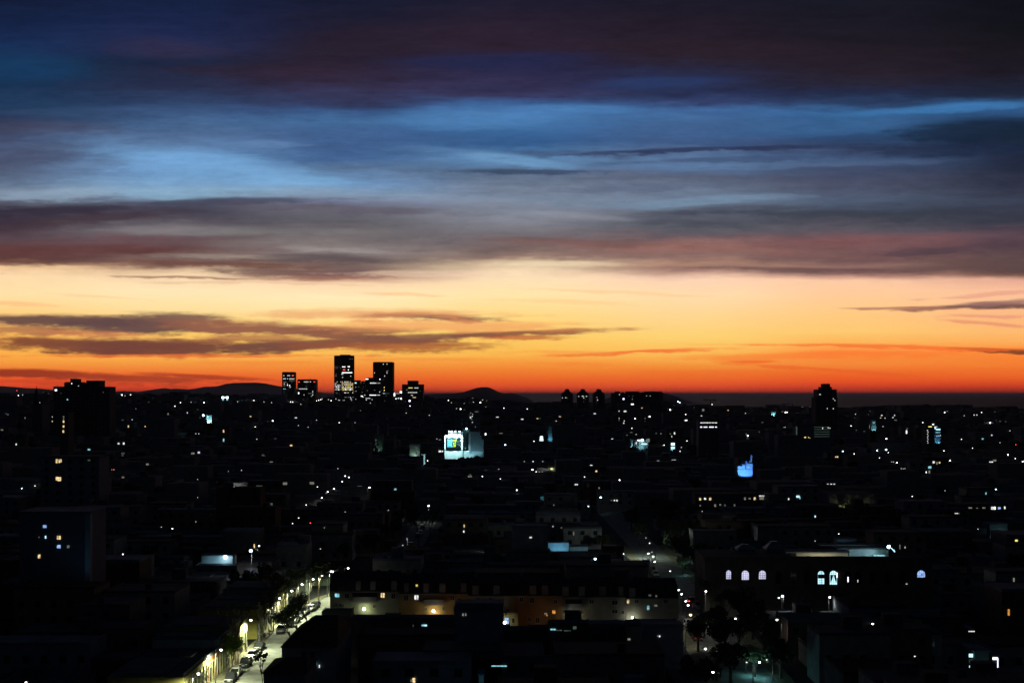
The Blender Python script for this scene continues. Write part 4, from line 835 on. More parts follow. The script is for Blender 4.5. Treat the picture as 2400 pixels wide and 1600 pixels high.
    MB().box(a.x-3, b.x+.5, 355.5, 366.2, P(0,1286.5,356).z, P(0,1284,356).z).box(a.x-6, b.x, 362, 366, P(0,1284,356).z, P(0,1276,362).z).shift(o3).build('roof', mat('wing_fascia', (.12,.15,.16)), w3)
    MB().box(P(2052,0,353).x, P(2075,0,353).x, 353, 355, P(0,1302,353).z-2, P(0,1301.3,353).z).shift(o3).build('skylight', WIN['c'], w3)
    w4 = empty('roof_tank', (P(1985,0,372).x, 373, 0), 'pale blue box shaped tank room behind the courtyard wing', 'roof tank'); o4 = w4.location
    MB().box(P(1963,0,372).x, P(2007,0,372).x, 372, 376, 0, P(0,1264,372).z).shift(o4).build('wall', mat('tank_render', (.2,.3,.38)), w4)
    MB().box(P(1962.5,0,372).x, P(2007.5,0,372).x, 371.8, 376.2, P(0,1264,372).z+.003, P(0,1263.4,372).z+.1).shift(o4).build('lid', M_ROOFB, w4)
    for i, px in enumerate((1750, 1818)):
        c = P(px, 1290, 335); w = 4.0; rt = empty('roof_lantern', (c.x, 337, zt), ('left','right')[i]+' of two faint hipped roof lanterns on the arched building', 'roof lantern')
        MB().box(-w/2,w/2,-2,2,-.3,.7).build('curb', M_ROOFB, rt); MB().prism([(-w*.6,-2.3),(w*.6,-2.3),(w*.6,2.3),(-w*.6,2.3)], .703, 2.4 if i else 1.7, .3).build('glazing', mat('lantern_glazing', (.15,.25,.27), rough=.4), rt)
    c = P(2083, 1280.5, 350); fl = empty('floodlight', (c.x, 350, 0), 'intense blue white floodlight at the right end of the courtyard wing', 'floodlight')
    MB().ball((0,0,c.z), .42, seg=8, rings=5).build('lamp_head', E_LAMPC, fl, smooth=True); MB().tube((0,0,zt-.2),(0,0,c.z-.3),.06,.06,5).build('post', M_POLE, fl)
    MB().tube((.6,0,c.z-.3),(1.5,0,c.z-1.3),.12,.12,5).tube((1.5,0,c.z-1.3),(1.2,0,c.z-.7),.12,.12,5).build('bracket', WIN['C'], fl)  # bracket glows by itself, lamplight on it put into the material
    light('lamp_light', 'SPOT', (c.x-1, 349.5, c.z-.2), 1900, (.55,.85,1), fl, .2, target=(c.x-14, 354, c.z-2.2), spot=150)
    light('lamp_light', 'POINT', (P(1925,0,350).x, 347.5, 8.4), 800, (1,.93,.65), fl, .2)  # added warm light for the cream wall, without a fixture
    PROT.append((2083, 1280, 349))
arched()
# ------------------------------------------------------------------ floodlit billboard building
def billboard_building():
    D = 1000; M = mat('white_party_wall', (.8,.82,.8), var=.08, scale=.3, bump=.05); k = D/F
    def X(p): return (p-1200)*k
    def Z(q): return CH-(q-HZ)*k
    g = 0; org = Vector((X(1087), D+8, 0)); root = empty('floodlit_building', org, 'white windowless wall building floodlit cyan with a hanging billboard', 'building')
    MB().box(X(1042), X(1085), D, D+16, g-2, Z(1020)).box(X(1050), X(1085)-.01, D+.01, D+15.9, Z(1020)+.001, Z(1012)).shift(org).build('wall', M, root)
    MB().box(X(1085)+.02, X(1100), D+1.0, D+15, g-2, Z(1056)).box(X(1085)+.02, X(1133), D+.3, D+14.8, g-2, Z(1057)).shift(org).build('link_wall', M, root)
    MB().box(X(1085)+.03, X(1100), D+5, D+14, Z(1056)+.01, Z(1006)).shift(org).build('light_shaft', mat('shaft_render', (.08,.16,.16)), root)
    MB().box(X(1100)+.02, X(1125), D+.3, D+14, Z(1057)+.002, Z(1012)).box(X(1125)+.02, X(1129), D+.3, D+14, Z(1057)+.002, Z(1021)).box(X(1129)+.02, X(1133), D+.3, D+14, Z(1057)+.002, Z(1030)).shift(org).build('side_wall', mat('shaded_party_wall', (.4,.44,.46), var=.1, bump=.05), root)  # teal shade of the side wall put into a darker colour
    MB().box(X(1100)-.5, X(1103), D-.1, D+.28, Z(1056), Z(1014)).shift(org).build('pier', M, root)
    MB().box(X(1090)-.1, X(1090)+.1, D+4.8, D+5, Z(1052), Z(1049)).shift(org).build('window', WIN['C'], root)
    # billboard hangs on the wall
    bb = empty('billboard', (X(1062.5), D-.35, Z(1038)), 'dark advertising billboard reading SÍ in yellow, hung on the floodlit wall', 'billboard'); o = bb.location
    MB().box(X(1045.5), X(1080), D-.3, D-.02, Z(1051.5), Z(1025)).shift(o).build('panel', mat('billboard_dark', (.004,.008,.010), var=.3, bump=0), bb)
    MB().box(X(1048.5), X(1059.8), D-.34, D-.31, Z(1047.5), Z(1029)).shift(o).build('blue_print', mat('print_blue', (.05,.22,.36), var=.15, bump=0), bb)
    MB().box(X(1051.5), X(1058.5), D-.37, D-.345, Z(1043), Z(1042)).box(X(1051.5), X(1058.5), D-.37, D-.345, Z(1041), Z(1040.4)).shift(o).build('white_lines', mat('print_white', (.3,.33,.33), bump=0), bb)
    MB().box(X(1061), X(1069.6), D-.34, D-.31, Z(1033), Z(1030)).shift(o).build('yellow_bar', mat('print_yellow', (.34,.35,.012), var=.05, bump=0), bb)
    cu = bpy.data.curves.new('lettering', 'FONT'); cu.body = 'SÍ'; cu.size = 6.2; cu.extrude = .02; cu.offset = .12; cu.align_x = 'CENTER'
    to = bpy.data.objects.new('tmp', cu); COL.objects.link(to); dg = bpy.context.evaluated_depsgraph_get(); me = bpy.data.meshes.new_from_object(to.evaluated_get(dg)); bpy.data.objects.remove(to)
    me.materials.clear(); me.materials.append(MATS['print_yellow']); lt = bpy.data.objects.new('lettering', me); COL.objects.link(lt); lt.parent = bb
    bx = [v.co.x for v in me.vertices]; by = [v.co.y for v in me.vertices]; wdt = (X(1069.6)-X(1061)); hgt = Z(1034)-Z(1047)
    sx = wdt/(max(bx)-min(bx)); sy = hgt/(max(by)-min(by)); lt.scale = (sx, sy, 1); lt.rotation_euler = (R(90), 0, 0)
    lt.location = (X(1061)-min(bx)*sx-o.x, -.02, Z(1047)-min(by)*sy-o.z)
    wl = MB(); wl.tube((X(1069.8),D-.33,Z(1025.5)),(X(1071.5),D-.33,Z(1034)),.12,.12,4)
    for q in range(4): wl.tube((X(1072+q*.3),D-.33,Z(1034.5+q*2)),(X(1078.5),D-.33,Z(1037+q*2.2)),.18,.1,4)
    wl.shift(o).build('white_strokes', MATS['print_white'], bb)
    for i, px in enumerate((1053, 1059, 1067, 1077)):
        c = P(px, 1010.6, D-2.2); fl = empty('floodlight', (c.x, D-2.2, c.z), ['leftmost','second','third','rightmost'][i]+' floodlight on the top edge of the billboard wall', 'floodlight', 'floodlights above the billboard')
        MB().box(-.45,.45,-.3,.3,-.25,.25).build('lamp_head', E_LAMPC, fl); MB().tube((0,.3,0),(0,2.4,-.6),.08,.08,5).build('bracket', M_POLE, fl)
        light('lamp_light', 'SPOT', (c.x, D-2.6, c.z-.1), 34000, (.5,.93,.97), fl, .3, target=(c.x-3.5, D, c.z-14), spot=105)
    fl = bpy.data.objects['floodlight'] ; 
    c = P(1093, 1005, D+3); f2 = empty('floodlight', (c.x, D+3, Z(1006)), 'single white lamp with a blue shade above the dark light shaft', 'floodlight')
    MB().ball((0,0,.5), .55, seg=8, rings=5).build('lamp_head', E_LAMPC, f2); MB().tube((0,0,-.2),(0,0,.4),.1,.1,5).build('post', M_POLE, f2)
    light('lamp_light', 'SPOT', (X(1108), D-7, Z(1075)), 1700, (.3,.72,.9), f2, .3, target=(X(1112), D+.3, Z(1045)), spot=110)  # added low spot for the right wall, away from its lamp
    RECTS.append((X(1042)-2, X(1133)+1, D-9, D+16)); protect(1041, 1133, 1008, 1076, D, 5)
billboard_building()
# ------------------------------------------------------------------ blue lit roof structure
def blue_structure():
    D = 800; k = D/F
    def X(p): return (p-1200)*k
    def Z(q): return CH-(q-HZ)*k
    org = Vector((X(1747), D+5, 0)); root = empty('blue_lit_block', org, 'stepped roof walls with thin masts, all lit vivid blue', 'building'); m = mat('blue_lit_render', (.7,.72,.75), var=.05, bump=0)
    MB().box(X(1729), X(1764), D, D+8, Z(1116), Z(1099)).box(X(1729), X(1740), D+.02, D+8, Z(1099)+.01, Z(1092)).box(X(1740)+.01, X(1747), D+.02, D+7.5, Z(1099)+.01, Z(1088)).box(X(1749), X(1764), D+.02, D+7, Z(1099)+.01, Z(1086)).box(X(1760.5), X(1763.5), D+1, D+3, Z(1086)+.01, Z(1066)).box(X(1749), X(1752), D+1, D+3, Z(1086)+.01, Z(1080)).box(X(1757), X(1759), D+1, D+3, Z(1086)+.01, Z(1080)).shift(org).build('wall', m, root)
    MB().box(X(1728), X(1765), D+.5, D+9, -1, Z(1116)-.01).shift(org).build('base_wall', M_WALLS[5], root)
    MB().box(X(1729), X(1764), D-.15, D-.01, Z(1100), Z(1099)).box(X(1741), X(1741.4), D-.1, D, Z(1099), Z(1080)).shift(org).build('ledge', M_WALLS[3], root)
    MB().box(X(1754.5), X(1757), D-.08, D, Z(1096), Z(1091)).shift(org).build('window', WIN['c'], root)
    light('lamp_light', 'SPOT', (X(1738), D-8, Z(1113)), 7000, (.1,.36,1), root, .3, target=(X(1747), D, Z(1093)), spot=82, blend=.35)
    RECTS.append((X(1728), X(1765), D-10, D+9)); protect(1728, 1765, 1068, 1116, D, 5)
blue_structure()
# ------------------------------------------------------------------ other lit walls (floodlit yards)
def lit_wall(px0, px1, top, bot, D, col, power, label, wallcol=(.5,.52,.52), lamp=None, hm=E_LAMPC, dep=6, cat='building', lr=.3, lts=(), name='lit_house', off=3.0):
    k = D/F; X = lambda p: (p-1200)*k; Z = lambda q: CH-(q-HZ)*k; g = gz(X((px0+px1)/2), D)
    org = Vector((X((px0+px1)/2), D+dep/2, g)); root = empty(name, org, label, cat)
    MB().box(X(px0), X(px1), D, D+dep, g-3, Z(top)).shift(org).build('wall', mat('litwall_%d' % int(sum(wallcol)*1000), wallcol, var=.12, bump=.05), root)
    MB().box(X(px0)-.15, X(px1)+.15, D-.4, D+dep+.1, Z(top)+.003, Z(top)+.2).shift(org).build('roof', M_ROOFB, root)
    for l in lts:
        c = P(l[0], l[1], D); w = l[2]*k/2; h = l[3]*k/2
        MB().box(c.x-w, c.x+w, D-.12, D+.05, c.z-h, c.z+h).shift(org).build('window', WIN[l[4]], root)
    if lamp:
        c = P(lamp[0], lamp[1], D-.8)
        MB().ball((c.x, D-.8, c.z), lr, seg=8, rings=5).shift(org).build('lamp_head', hm, root, smooth=True); MB().tube((c.x,D-.8,c.z),(c.x,D+.05,c.z+.05),.06,.06,5).shift(org).build('bracket', M_POLE, root)
        light('lamp_light', 'POINT', (c.x, D-.8-lr-.3, c.z-.15), power*.5, col, root, .15)
        light('lamp_light', 'SPOT', ((X(px0)+X(px1))/2, D-off, Z(bot)), power, col, root, .2, target=((X(px0)+X(px1))/2, D, Z((top+bot)/2)), spot=140)
    elif power: light('lamp_light', 'SPOT', ((X(px0)+X(px1))/2, D-off, Z(bot)), power, col, root, .2, target=((X(px0)+X(px1))/2, D, Z((top+bot)/2)), spot=140)
    RECTS.append((X(px0)-.3, X(px1)+.3, D-1, D+dep)); protect(px0+1, px1-1, top+1, bot-1, D, 6); APRON.append((px0, px1, bot, D)); return root
lit_wall(472, 545, 1302, 1320, 400, (.35,.75,.95), 260, 'low white yard wall lit cyan by one starry lamp', lamp=(528,1304.6), lr=.5)
lit_wall(1285, 1333, 1271.5, 1290, 450, (.2,.6,.9), 330, 'pale cyan screen wall glowing above dark hedges', wallcol=(.45,.55,.6), dep=3)
lit_wall(1335, 1378, 1280.5, 1291, 455, (.2,.6,.9), 200, 'lower cyan wall section right of the bigger screen wall', wallcol=(.45,.55,.6), dep=3)
lit_wall(484, 496, 973, 991, 1500, (.35,.95,1), 5200, 'small rooftop box lit bright cyan on the left ridge', lamp=(476.5,973), lr=1.0, dep=8)
lit_wall(1478, 1484, 1030, 1048, 1050, (.3,.8,1), 700, 'narrow cyan wall left of the starry workshop lamp', lamp=None, dep=8, lts=[(1489,1040,3,4,'d'),(1495,1038,3,4,'g')])
lit_wall(1486, 1520, 1032, 1050, 1060, (.4,.85,1), 1500, 'workshop front with an intense cyan lamp and a lit sign strip', lamp=(1505,1031), lr=.9, dep=10, wallcol=(.1,.12,.12), lts=[(1510,1040,14,3,'C'),(1519,1031.5,7,8,'d'),(1491,1038,3,4,'n'),(1496,1043,3,4,'g'),(1500,1036,2,3,'n'),(1497,1031.5,6,3,'W')])
lit_wall(1572, 1582, 1036, 1056, 1000, (.4,.85,1), 500, 'small kiosk with a bright white roof sign and cyan front', dep=6, wallcol=(.3,.4,.4), lts=[(1577,1040.5,8,5,'W'),(1577,1049,9,5,'C')])
lit_wall(1264, 1274, 1022, 1034, 1050, (.5,.8,1), 300, 'bright blue white domed roof light beside the teal slab', dep=5, lts=[(1269,1026,6,9,'W'),(1269,1031,9,4,'C')])
lit_wall(1284.5, 1294, 1000, 1033, 1060, (.15,.5,.7), 900, 'narrow teal wall slab rising beside the blue white dome', dep=10, wallcol=(.2,.3,.33))
lit_wall(877, 897, 1019, 1058, 1100, (.3,.6,.5), 350, 'faint green lit apartment end with a vertical stair strip', dep=10, wallcol=(.2,.24,.2), lts=[(881,1031,1.2,4,'d'),(881,1038,1.2,4,'g'),(881,1050,1.2,6,'g'),(874.5,1052,1.5,5,'g')])
lit_wall(960, 984, 1042, 1069, 950, (.6,.9,.75), 900, 'dim pale apartment corner with balconies left of the billboard wall', dep=12, wallcol=(.3,.33,.3), lts=[(976,1050,5,5,'g'),(976,1061,4,4,'g')])
lit_wall(2191, 2205, 1001, 1040, 1150, (.25,.65,.9), 1400, 'apartment tower side washed in cyan light with balcony shadows', dep=10, wallcol=(.2,.3,.36), lts=[(2192,1003,3,4,'C'),(2199,1006,10,3,'C'),(2198,1013,10,1.5,'c'),(2198,1021,9,1.5,'b'),(2193,1000,7,2,'n'),(2204,1020,1.6,1.6,'n')])  # wide glowing bands stand for cyan light on the balconies
lit_wall(2320, 2362, 1228, 1262, 480, (.3,.55,.6), 160, 'grey blue house front with a row of bright shop windows', dep=8, wallcol=(.2,.25,.27), lts=[(2333,1253,3,6,'n'),(2338,1252,3,5,'n'),(2341,1254,1.5,7,'n'),(2348,1254,8,7,'V')])
lit_wall(530, 584, 1131, 1144, 720, (.8,.8,.75), 500, 'faint pale long roof wall right of a bright white lamp', lamp=(526,1133), lr=.5, dep=6, wallcol=(.25,.25,.24), hm=E_LAMP)
lit_wall(1806, 1819, 965, 974, 1900, (.3,.75,.8), 1500, 'small cyan lit rooftop room near the lone stepped tower', dep=8, wallcol=(.4,.5,.5))
lit_wall(2043, 2053, 985, 1010, 1250, (.35,.8,.9), 1200, 'narrow cyan lit balcony stack right of the lone stepped tower', dep=8, wallcol=(.2,.28,.3), lts=[(2048,990,5,2,'c'),(2049,996,5,2,'g'),(2047,1003,6,2,'g'),(2038,1000,1.2,9,'d')])  # glowing bands stand for the light on the balcony fronts
lit_wall(1266, 1279, 1163, 1172, 640, (.2,.7,.75), 180, 'tiny teal lit shed among black roofs', dep=4, wallcol=(.3,.45,.45))
lit_wall(1122, 1134, 1581, 1600, 215, (.2,.55,.7), 60, 'teal lit wall corner at the bottom centre', dep=4, wallcol=(.3,.4,.42))
lit_wall(2284, 2318, 1526, 1564, 248, (.3,.6,.65), 40, 'green grey glowing yard wall with stacked lit steps', dep=7, wallcol=(.12,.16,.16), lts=[(2275.5,1535,9,8,'C'),(2275,1545,8,1.5,'g'),(2275,1549,8,1.5,'g'),(2276,1553,7,1.5,'g'),(2276,1561,8.5,5,'C'),(2308,1562,14,3,'g')])  # thin green bars are lit steps given their own glow
lit_wall(2325, 2342, 1536, 1566, 250, (.3,.6,.65), 0, 'black wall with a brilliant white arched doorway edge', dep=7, wallcol=(.1,.1,.1), lts=[(2332,1542,11,5.5,'W'),(2338.3,1552,1.8,22,'V')])
lit_wall(2268, 2285, 1475, 1493, 300, (.8,.8,.7), 0, 'dark house with one pale divided window at the lower right', dep=9, wallcol=(.1,.1,.1), lts=[(2277,1479,14,3,'n'),(2271.5,1486,4,5,'d'),(2277,1488,3.5,9,'n')])
# cantilevered canopy light (petrol station like) and bright post
lit_wall(1899, 1942, 1060, 1073, 1080, (.8,.85,1), 500, 'long bright canopy with violet white light above a white post', dep=8, wallcol=(.12,.12,.13), lts=[(1909,1061,14,4,'V'),(1922,1059,14,2.5,'b'),(1934,1060,8,5,'V'),(1938,1056,5,4,'W'),(1935,1065,4,6,'C'),(1912,1067,2.5,8,'w')])
lit_wall(45, 210, 1200, 1325, 300, (.1,.2,.3), 0, 'broad pale slab block at the left edge with a few lit windows', dep=12, wallcol=(.15,.18,.23), lts=[(105,1233,8,6,'b'),(107,1258,2.5,6,'C'),(138,1259,8,8,'w'),(138,1280,8,7,'b'),(92,1303,5,8,'w'),(160,1280,5,6,'d'),(91.5,1258,1.5,3,'d')])
lit_wall(199, 211.5, 1205, 1325, 298, (.2,.5,.7), 45, 'narrow blue lit edge of the broad pale slab block', dep=1.5, wallcol=(.3,.4,.45), off=6)  # paler strip, the lit edge is partly put into the wall colour
bld('apartment_block', 'block with two warm lit windows one above the other', 'apartment block', [(95,232,1070)], 560, 14, M_WALLS[3], [(133,1080,4,9,'w'),(139,1080,3,8,'w'),(143,1079,2,8,'w'),(133,1121,4,8,'w'),(139,1122,8,9,'w'),(208.5,1053+25,6,3,'g')], (4,3.1,1.6,1.5))
bld('apartment_block', 'slim block with four warm stair windows in a column', 'apartment block', [(140,160,965)], 900, 12, M_WALLS[5], [(149,976.5,3,3,'d'),(149,988,3.5,5,'w'),(149,999,3.5,5,'w'),(148.5,1010.5,3.5,6,'w'),(149,982,2,4,'d')], None)
bld('apartment_block', 'slab with two rows of small violet white windows left of the blue walls', 'apartment block', [(1638,1685,985)], 1000, 14, M_WALLS[5], seg(1641,1681,990.3,'n',6,2.0)+seg(1641,1646,1000.3,'V',1,2.4)+seg(1649,1658,1000.3,'V',3,2)+seg(1662,1673,1000.3,'V',4,2.2)+[(1678,1000.3,4,2,'V')], None)
bld('apartment_block', 'dark block with scattered lit windows in a column behind the billboard', 'apartment block', [(1066,1124,961)], 1120, 14, M_WALLS[3], [(1103,968,3,2,'d'),(1101,974,3,2,'g'),(1107,975,2,2,'n'),(1103,978,3,3,'n'),(1108,970,1.5,1.5,'n'),(1105,982,4,2,'d'),(1107,989,1.5,2,'n'),(1114,1000,1.2,3,'d'),(1117,961.5+3,8,1.2,'d')], G_APT)
bld('long_building', 'long low building with warm lit windows in two rows', 'building', [(1630,1740,1158)], 560, 12, M_WALLS[5], [(1641,1169,4.5,6,'w'),(1652.5,1168,4.5,4,'n'),(1664.5,1168.6,4.5,6,'w'),(1676,1184,4,6,'d'),(1688,1183,4,5,'d'),(1699,1184,4,6,'g'),(1721.5,1183.5,3,5,'d'),(1641,1184,3,3,'d')], None)
bld('long_building', 'dark hall with a bright glass front and three small windows', 'building', [(1741,1808,1157)], 575, 12, M_WALLS[5], [(1746,1167.5,4,6,'d'),(1757,1167.6,4.5,3,'d'),(1769,1168,4.5,6,'w'),(1785,1166,10,9,'d'),(1800,1166,9,9,'n'),(1790,1161.3,22,1.5,'n')], None)
bld('long_building', 'long low building with a dotted row of pale lit windows at the right', 'building', [(2222,2362,1182)], 530, 12, M_WALLS[5], [(2231,1190,5,2,'d'),(2245,1190,6,3,'n'),(2274,1189.5,8,3,'d'),(2290,1190,5,1.5,'d'),(2306,1189.5,7,3,'d'),(2325,1190,4,6,'n'),(2331,1190,4,6,'W'),(2342,1190,6,5,'b'),(2355,1189,3,6,'n')], None)
bld('apartment_block', 'pale striped balcony block left of the long white posts on the right', 'apartment block', [(1866,1947,998)], 1050, 14, M_WALLS[3], [(1887,1024.5,4,2,'y'),(1895,1024.5,2,1.5,'y'),(1898,1026,2,1.5,'w'),(1928,1003,1.5,4,'n'),(1941,1002,2,2.5,'n'),(1945,1003,1.5,2,'n'),(1867,1016,3,34,'g')] + [(1926,1000.5+j*5.5,36,1,'g') for j in range(5)], None)  # long green bands are balcony and wall edges made to glow, not windows
bld('apartment_block', 'block with bright white dots running down one edge', 'apartment block', [(2170,2189,992)], 1130, 12, M_WALLS[5], [(2180,999.5,8,2,'y'),(2193-6,991+3,4,2,'W')] + [(2173.7+(j%2)*1.2,1008+j*4.2,1.8,1.8,'n') for j in range(8)], None)

# ------------------------------------------------------------------ landmarks used in wording
LM = [(190,915,'the left skyline slabs'),(810,885,'the tall lit office towers'),(1087,1045,'the floodlit billboard wall'),(1746,1090,'the blue lit roof walls'),(1938,930,'the lone stepped tower'),
      (1367,925,'the three stepped towers'),(1503,1040,'the cyan workshop front'),(2195,1020,'the cyan washed tower side'),(1900,1335,'the arched window building'),(510,1312,'the cyan yard wall'),
      (630,1500,'the lit left street'),(1180,1400,'the dark terrace'),(1325,1284,'the cyan screen walls'),(125,1262,'the broad left slab block'),(140,1100,'the two warm windows block'),
      (1625,1420,'the right street'),(2300,1545,'the glowing lower right yard'),(980,1258,'the middle street'),(490,980,'the cyan rooftop box'),(556,1138,'the faint pale roof wall')]
def where(px, py):
    lm = min(LM, key=lambda l: math.hypot((px-l[0])*.6, (py-l[1])*1.2)); dx, dy = px-lm[0], py-lm[1]
    if abs(dy)*2 > abs(dx): d = 'below' if dy > 0 else 'above'
    else: d = 'right of' if dx > 0 else 'left of'
    return d + ' ' + lm[2]
def number(recs, kindf, what, cat=None):
    """recs: (root, px, py, key) -> a label that counts from the left inside its own neighbourhood"""
    gr = {}
    for r in recs:
        if r[0].get('label'): continue
        gr.setdefault((kindf(r), where(r[1], r[2])), []).append(r)
    for (k, w), L in gr.items():
        L.sort(key=lambda r: (r[1], r[2]))
        for i, r in enumerate(L):
            if len(L) == 1: r[0]['label'] = f'{k} {what} {w}'
            else: r[0]['label'] = f'{k} {what} {w}, {ORD[i]} from left'.replace('dark building', 'building').replace('the arched window building', 'the arched building').replace('the floodlit billboard wall', 'the billboard wall'); r[0]['group'] = f'{k} {what}s {w}'

# ------------------------------------------------------------------ street lamps seen as points
# photo px, py, colour key, size
PTS = """39.5 915 r .6;43 926.5 w .8;53 925 w .6;93 943 w .7;286 925 w 1.1;293 927 w .6;306 925 w .9;410 951.5 w .9;423 943 w .9;448 942 w .6;478 943 w 1.1;557 941 w .5;595 938 w .8;
254 1105 v 1.4;262 1100 r .5;267 1100 w .5;82 1138 w .8;51 1144 c .6;87 1155 w .7;141 1190.5 w .8;535 1104 w .5;566 1101.5 w .7;463 1123 w .6;463 1165 w .5;598 1000 w .8;618.6 941.6 w .7;636.5 943 w .7;681 941.6 w 1;686 941.8 w .8;705 947 w .6;
742 939 w .8;747 937.5 w .8;752 936 w .8;755 934 w .7;770 936 w .6;776 938.5 w 1;960 939 v 1;961 951 w .8;1051 938 w .8;1058 943 w .5;1126 943 w 1.2;1131 937 w .6;1109.7 942 w .6;1079.6 958 w 1.2;1070 957 w .6;1181 956 w .9;639 985.5 c 1.1;742 984 w .7;795 990 w .8;699.5 996.7 w .6;722 1000.5 w .6;832 990 w .5;952 967.6 w .6;1006 972.7 w .6;
1184 1042 c 1.5;1024 1028 w .6;1031 1030 w .5;1002 1079 w 1;792 1097.5 w .7;817.6 1118 w 1.1;809 1115 c .9;802 1128 w 1.1;782.7 1145 w 1.4;768 1152 w 1.1;764 1155 w .6;754 1166 w 1.2;744 1140.6 w .9;717.6 1182.6 w .9;866 1142 w 1.5;1004.6 1185 w 1.9;1130.6 1116 b .9;1172.7 1121.7 w .8;1169 1099 w .6;602 1028.6 w .7;910 1195 w .7;809 1199 w .6;
1235.7 958 w .8;1303.6 986 w .7;1251.5 1033.4 w .9;1488.5 980 w 1.2;1481 1003 w .8;1491 1017.6 w .7;1570.7 960 w 1.3;1607 970.5 w .9;1669 947.5 w .8;1747 968 w .7;1752.6 1020.7 w 1.1;1610 1032.7 w .8;1556.6 1042.6 w .9;1597 1048 w .7;1594 1057 w .8;1229 1081 w .7;1249.5 1081 w .8;1272 1081 w .7;1248 1100 w 1.6;1256.6 1105 w 1;1264 1105 w .6;1271 1105 w .6;1370 1117 w .9;1452 1124.5 w 1.1;1211.5 1148 w 1.2;1408 1165 c 2.2;1379 1185.7 c .7;1645.7 1197.7 w .7;1589 941 c 1;1593 943 c .8;
1841 966 w 1.2;1845 966 w 1;2005 970 w .7;2069.6 999 w .7;2077.6 1027.6 w 1.3;2214 966 b 1;2260 974 w .6;2300.5 966 w .8;2320.7 990.6 w 1.3;1994.6 997.5 w .9;1975.5 1057 c 1.3;2002 1063 w 1;2056 1055 c 1;2077 1053.5 c 1.7;2082 1060 w .8;2061.5 1072.5 w .8;2212.5 1056 w 1;2226.5 1078.6 w 1.4;2102 1084 w 1.1;2090 1082 w .6;2094 1082 w .6;2112 1097.7 w .6;2117 1097.9 w .6;2121 1097.7 w .5;1906 1183 r .8;2138 1162.5 w 1;2334 1146 c 1;2215 1149 w .6;2279.6 1049.5 w .8;2253.6 1029 w .8;2362.5 1065 w 1.3;2379.6 1074 w 1;2397 1081 w 1.1;2343.6 1037 w .7;2381 1041.6 r .7;2367 1009 w .7;2110.7 1016.6 c 1;
459 1222 w .6;588 1290 c 3;61 1598 w 1;660 1244 w .9;685.5 1226 w 1;700 1213 w 1;727.5 1225 r 1.2;760 1225.5 w .6;831 1244.5 w .8;607 1270 w 1.1;607.2 1278.6 w 1.2;751 1285.5 w .6;953.6 1262 w .6;944 1277 w .7;925 1298 w 1.1;1140 1278.6 w 1.5;1461.5 1297 w .8;1395 1309 c 2;1522.5 1272 w .8;1514 1260 w .5;1519.5 1296.5 w 1.3;1528 1293 w .7;1531 1303.5 w 1.1;1534.5 1316.5 w 1.1;1571 1337.5 w 1;1591 1382 w 1.2;1597.5 1391.5 w 1.1;1607.5 1408 w 1.3;1613 1417.5 w 1.3;1618.5 1440 o 1.6;1654.5 1385 w 1.3;1653.5 1519.5 w 1.1;1671 1574 w 1.1;
1825.5 1400 o 1;1834 1396 b 1.9;1944.6 1398.7 w 1.3;1821 1451.5 w 1.1;2045.5 1461.7 w 1.1;2144 1537 w .7;2046 1250 w 1;1966 1250.5 w .8;1910.5 1267 w .6;2292 1239 w .7;1724 1449 b 1.2;1750 1551 w .7;1797 1545 w .7;1780 1551 c .9;2338 1423 w .8;2346 1430 w .7;2332 1358 w .4;404 1238 c .9;378 1234 w .6;288 1298 c .7"""
HM = {'w': E_LAMP, 'c': E_LAMPC, 'v': E_LAMPV, 'o': E_LAMPW, 'r': E_RED, 'b': emit('lamp_blue', (.5,.7,1), 12)}
HN = {'w': 'white', 'c': 'cold cyan', 'v': 'violet white', 'o': 'warm orange', 'r': 'tiny red', 'b': 'blue white'}
POW = {(1004.6,1185):405,(866,1142):270,(1408,1165):10,(1591,1382):60,(1607.5,1408):495,(1618.5,1440):405,(1654.5,1385):260,(1654,1519):0,(588,1290):675,(1248,1100):225,(1140,1278.6):157,(2077,1053.5):405,(1395,1309):15,(1531,1303.5):60,(1534.5,1316.5):60,(944,1277):315,(953.6,1262):270,(607.2,1278.6):135,(1834,1396):112,(1944.6,1398.7):135,(754,1166):135,(1953,1):0,(1821,1451.5):135,(1780,1551):157,(2045.5,1461.7):54}
recs = []
for it in PTS.replace('\n', '').split(';'):
    px, py, k, sz = it.split(); px = float(px); py = float(py); sz = float(sz)
    big = 'large' if sz >= 1.25 else ('small' if sz >= .9 else 'faint')
    r = street_lamp(px, py, (E_FAINT if sz < .75 else E_MID) if (k == 'w' and sz < 1.05) else HM[k], 12.0 if px == 588 else 7.0, size=.3+.5*sz, power=POW.get((px, py), 0), rz=random.Random(px).choice([0, math.pi/2, math.pi, -math.pi/2]))
    recs.append((r, px, py, f'{big} {HN[k]}'))
number(recs, lambda r: r[3], 'street lamp')
D = 505; light('lamp_light', 'POINT', (-37, 500, 7), 2200, (.85,1,.85), [r for r in recs if r[1] == 953.6][0][0], .2)
# stadium lights: two tall columns, the floodlight on them put in as glow
for i, px in enumerate((522.5, 532.5)):
    p = P(px, 938, 2500); root = empty('floodlight_mast', (p.x, 2500, gz(p.x,2500)), ('left','right')[i]+' of the twin tall white floodlit columns on the left horizon', 'light mast', 'twin floodlit columns')
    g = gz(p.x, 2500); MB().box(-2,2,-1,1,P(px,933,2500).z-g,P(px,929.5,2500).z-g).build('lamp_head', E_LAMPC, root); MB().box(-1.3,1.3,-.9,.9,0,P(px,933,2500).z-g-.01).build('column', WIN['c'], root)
    PROT.append((px, 936, 2500))

